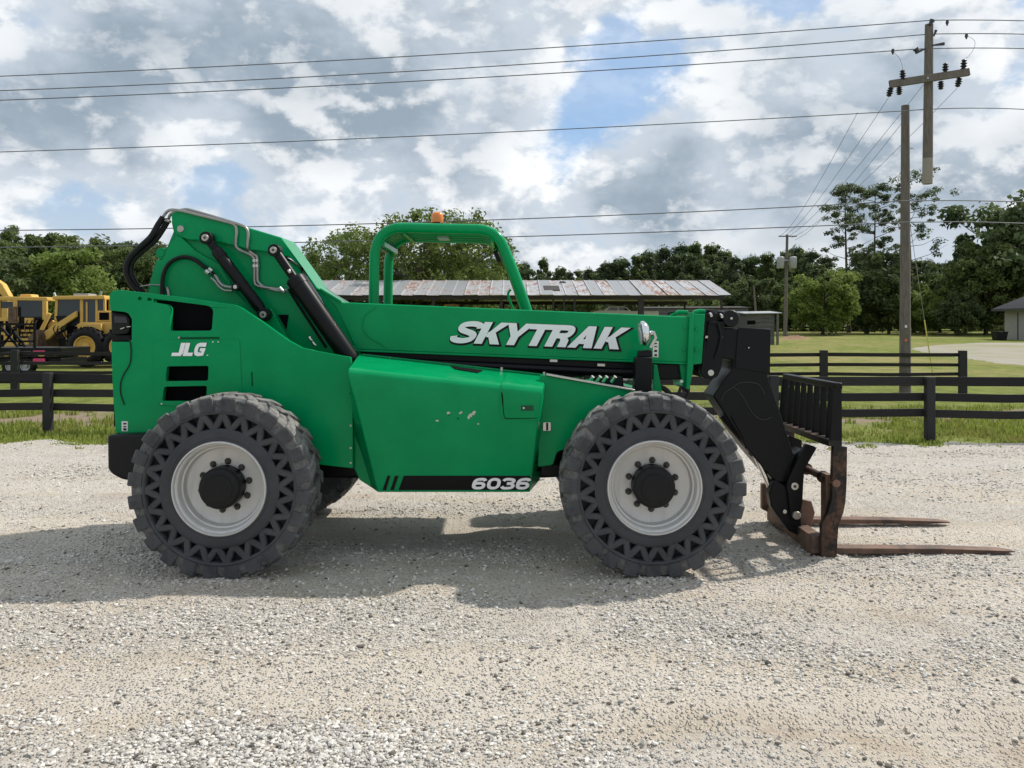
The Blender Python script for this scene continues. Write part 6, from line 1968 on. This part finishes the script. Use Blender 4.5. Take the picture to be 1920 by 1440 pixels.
    m_ = MB(); m_.tube([P(1404, 652, .986), P(1404, 652, .980)], .006, 8); m_.build('grease_cap', M['steel'], nose)
    # tilt cylinder of the carriage, under the nose
    ca = P(1356, 776, 1.06); cb = P(1412, 843, 1.06); ce = P(1452, 932, 1.06)
    m_ = MB(); m_.tube([ca, cb], .046, 18); tcy = m_.build('tilt_ram', BP, T, 0, 40)
    m_ = MB(); m_.tube([cb, cb + (cb - ca).normalized() * .03], .052, 18); m_.build('gland', BP, tcy, 0, 40)
    m_ = MB(); m_.tube([cb, ce], .024, 16); m_.build('rod', M['chrome'], tcy, 0, 40)
    m_ = MB(); m_.tube([P(1372, 780, 1.0), P(1392, 815, 1.0), P(1400, 840, 1.02)], .012, 8); m_.build('ram_hose', M['hose_rubber'], tcy)
    # ---- coupler
    cp = PL([(1511, 832), (1530, 838), (1531, 842), (1509, 880), (1507, 900), (1505, 944), (1500, 970), (1490, 977), (1482, 970), (1478, 930), (1474, 911), (1478, 898)], .93)
    m_ = MB(); m_.plate(round_poly(cp, .015, 2), .05); cpl = m_.build('coupler_plate', BP, T, .006)
    m_ = MB(); c = P(1490.5, 912, .92); m_.tube([c, c + Vector((0, .5, 0))], .031, 22); m_.build('pin', M['steel'], cpl, .003, 40)
    m_ = MB(); m_.tube([c - Vector((0, .003, 0)), c], .012, 12); m_.build('pin_recess', M['nut_metal'], cpl)
    cq = PL([(1530, 836), (1531, 838), (1530, 915), (1527, 937), (1518, 946), (1508, 940), (1505, 900), (1500, 860), (1494, 824)], 1.0)
    m_ = MB(); m_.plate([p + Vector((0, .34, 0)) for p in round_poly(cq, .015, 2)], .05); m_.build('coupler_plate', BP, T, .006)
    m_ = MB(); m_.plate(PL([(1488, 852), (1507, 842), (1506, 905), (1495, 960), (1462, 950), (1452, 905)], 1.02), .30); m_.build('coupler_block', BP, T, .01)
    m_ = MB(); m_.plate(PL([(1452, 900), (1486, 918), (1502, 960), (1504, 1008), (1480, 996), (1446, 950), (1442, 925)], .96), .10); m_.build('hitch_plate', BP, T, .008)
    m_ = MB(); m_.plate(PL([(1452, 900), (1486, 918), (1502, 960), (1504, 990), (1480, 990), (1446, 950), (1442, 925)], 1.28), .10); m_.build('hitch_plate', BP, T, .008)
    m_ = MB(); c = P(1471, 959, .95); m_.tube([c - Vector((0, .012, 0)), c], .018, 12); m_.build('bolt', M['steel'], T, .003, 40)
    m_ = MB(); c = P(1493, 966, .92); m_.tube([c - Vector((0, .02, 0)), c + Vector((0, .06, 0))], .034, 14); m_.build('hitch_pin', M['pin_metal'], T, .006, 40)
    # ---- fork carriage
    RS = M['rusty_steel']
    ya, yb = .58, 1.84
    XB = 2.566
    side = PL([(1563, 834), (1589, 838), (1588, 905), (1586, 940), (1582, 961), (1573, 985), (1571, 1010), (1569.5, 1045), (1540, 1045), (1541, 985), (1551, 965), (1560, 935), (1561, 890)], ya)
    m_ = MB(); m_.plate(side, .055); sp = m_.build('carriage_side', RS, T, .005)
    m_ = MB(); m_.plate([p + Vector((0, yb - ya - .055, 0)) for p in side], .055); m_.build('carriage_side', RS, T, .005)
    zlo, zhi = P(0, 836, ya).z, P(0, 718, ya).z
    x_in = P(1556, 0, ya).x
    m_ = MB(); m_.box((x_in - .01, ya + .001, zlo - .005), (XB, yb, zlo + .045)); br = m_.build('backrest_rail', RS, T, .004)
    m_ = MB(); m_.box((XB - .055, ya, zhi - .05), (XB + .004, yb, zhi)); m_.build('backrest_top', BP, T, .006)
    nb = 9
    for k in range(nb):
        y = ya + (yb - ya - .02) * k / (nb - 1)
        m_ = MB(); w_ = .095 if k in (0, nb - 1) else .07
        m_.plate([Vector((XB - w_, y, zlo + .04)), Vector((XB, y, zlo + .04)), Vector((XB - .003, y, zhi - .045)), Vector((XB - .003 - w_ * .62, y, zhi - .045))], .022 if k in (0, nb - 1) else .012)
        m_.build('backrest_bar', BP, T, .002)
    # bottom beam
    xb0, xb1 = P(1540, 0, ya).x - .055, P(1541, 0, ya).x + .045
    m_ = MB(); m_.box((xb0, ya + .055, .012), (xb1, yb - .055, .15)); m_.build('carriage_beam', M['fork_rust'], T, .006)
    m_ = MB(); m_.plate(PL([(1429, 908), (1446, 905), (1452, 960), (1440, 960), (1429, 955)], 1.78), .06); m_.build('far_bracket', M['fork_rust'], T, .004)
    # fork shaft with collars
    xs_, zs_ = P(1570, 906, ya).x - .01, P(0, 906, ya).z
    m_ = MB(); m_.tube([(xs_, ya - .012, zs_), (xs_, yb + .01, zs_)], .030, 20); fs = m_.build('fork_shaft', M['fork_rust'], T, 0, 40)
    for y in (.72, .84, 1.24, 1.62):
        m_ = MB(); m_.lathe([(.03, -.02), (.05, -.02), (.05, .02), (.03, .02)], 20, (xs_, y, zs_), True); m_.build('collar', RS, fs, 0, 40)
    for (y0, y1) in ((1.05, 1.08), (1.34, 1.37)):
        m_ = MB(); m_.plate([Vector((xs_ - .13, y0, .10)), Vector((xs_ - .02, y0, .12)), Vector((xs_ + .01, y0, .24)), Vector((xs_ - .02, y0, .34)), Vector((xs_ - .13, y0, .36))], y1 - y0); m_.build('carriage_rib', M['fork_rust'], T, .01)
    # forks: hung on the shaft, blades on the ground
    for (y0, y1) in ((.672, .79), (1.655, 1.775)):
        xt = 3.985; xh = xs_ - .02
        m_ = MB()
        prof = [(xh - .022, zs_ + .05), (xh + .03, zs_ + .05), (xh + .03, .075), (xh + .05, .055), (xh + .09, .049), (xh + .9, .044), (xt - .10, .026), (xt, .016), (xt, .006), (xt - .2, .004), (xh + .02, .002), (xh - .015, .02), (xh - .022, .06)]
        A_ = [Vector((x, y0, z)) for x, z in prof]
        B_ = [Vector((x, y1, z)) for x, z in prof]
        for j in (7, 8):
            A_[j].y += .028; B_[j].y -= .028
        m_.loft(A_, B_); m_.build('fork', M['fork_rust'], T, .004)
    return T


build_telehandler()
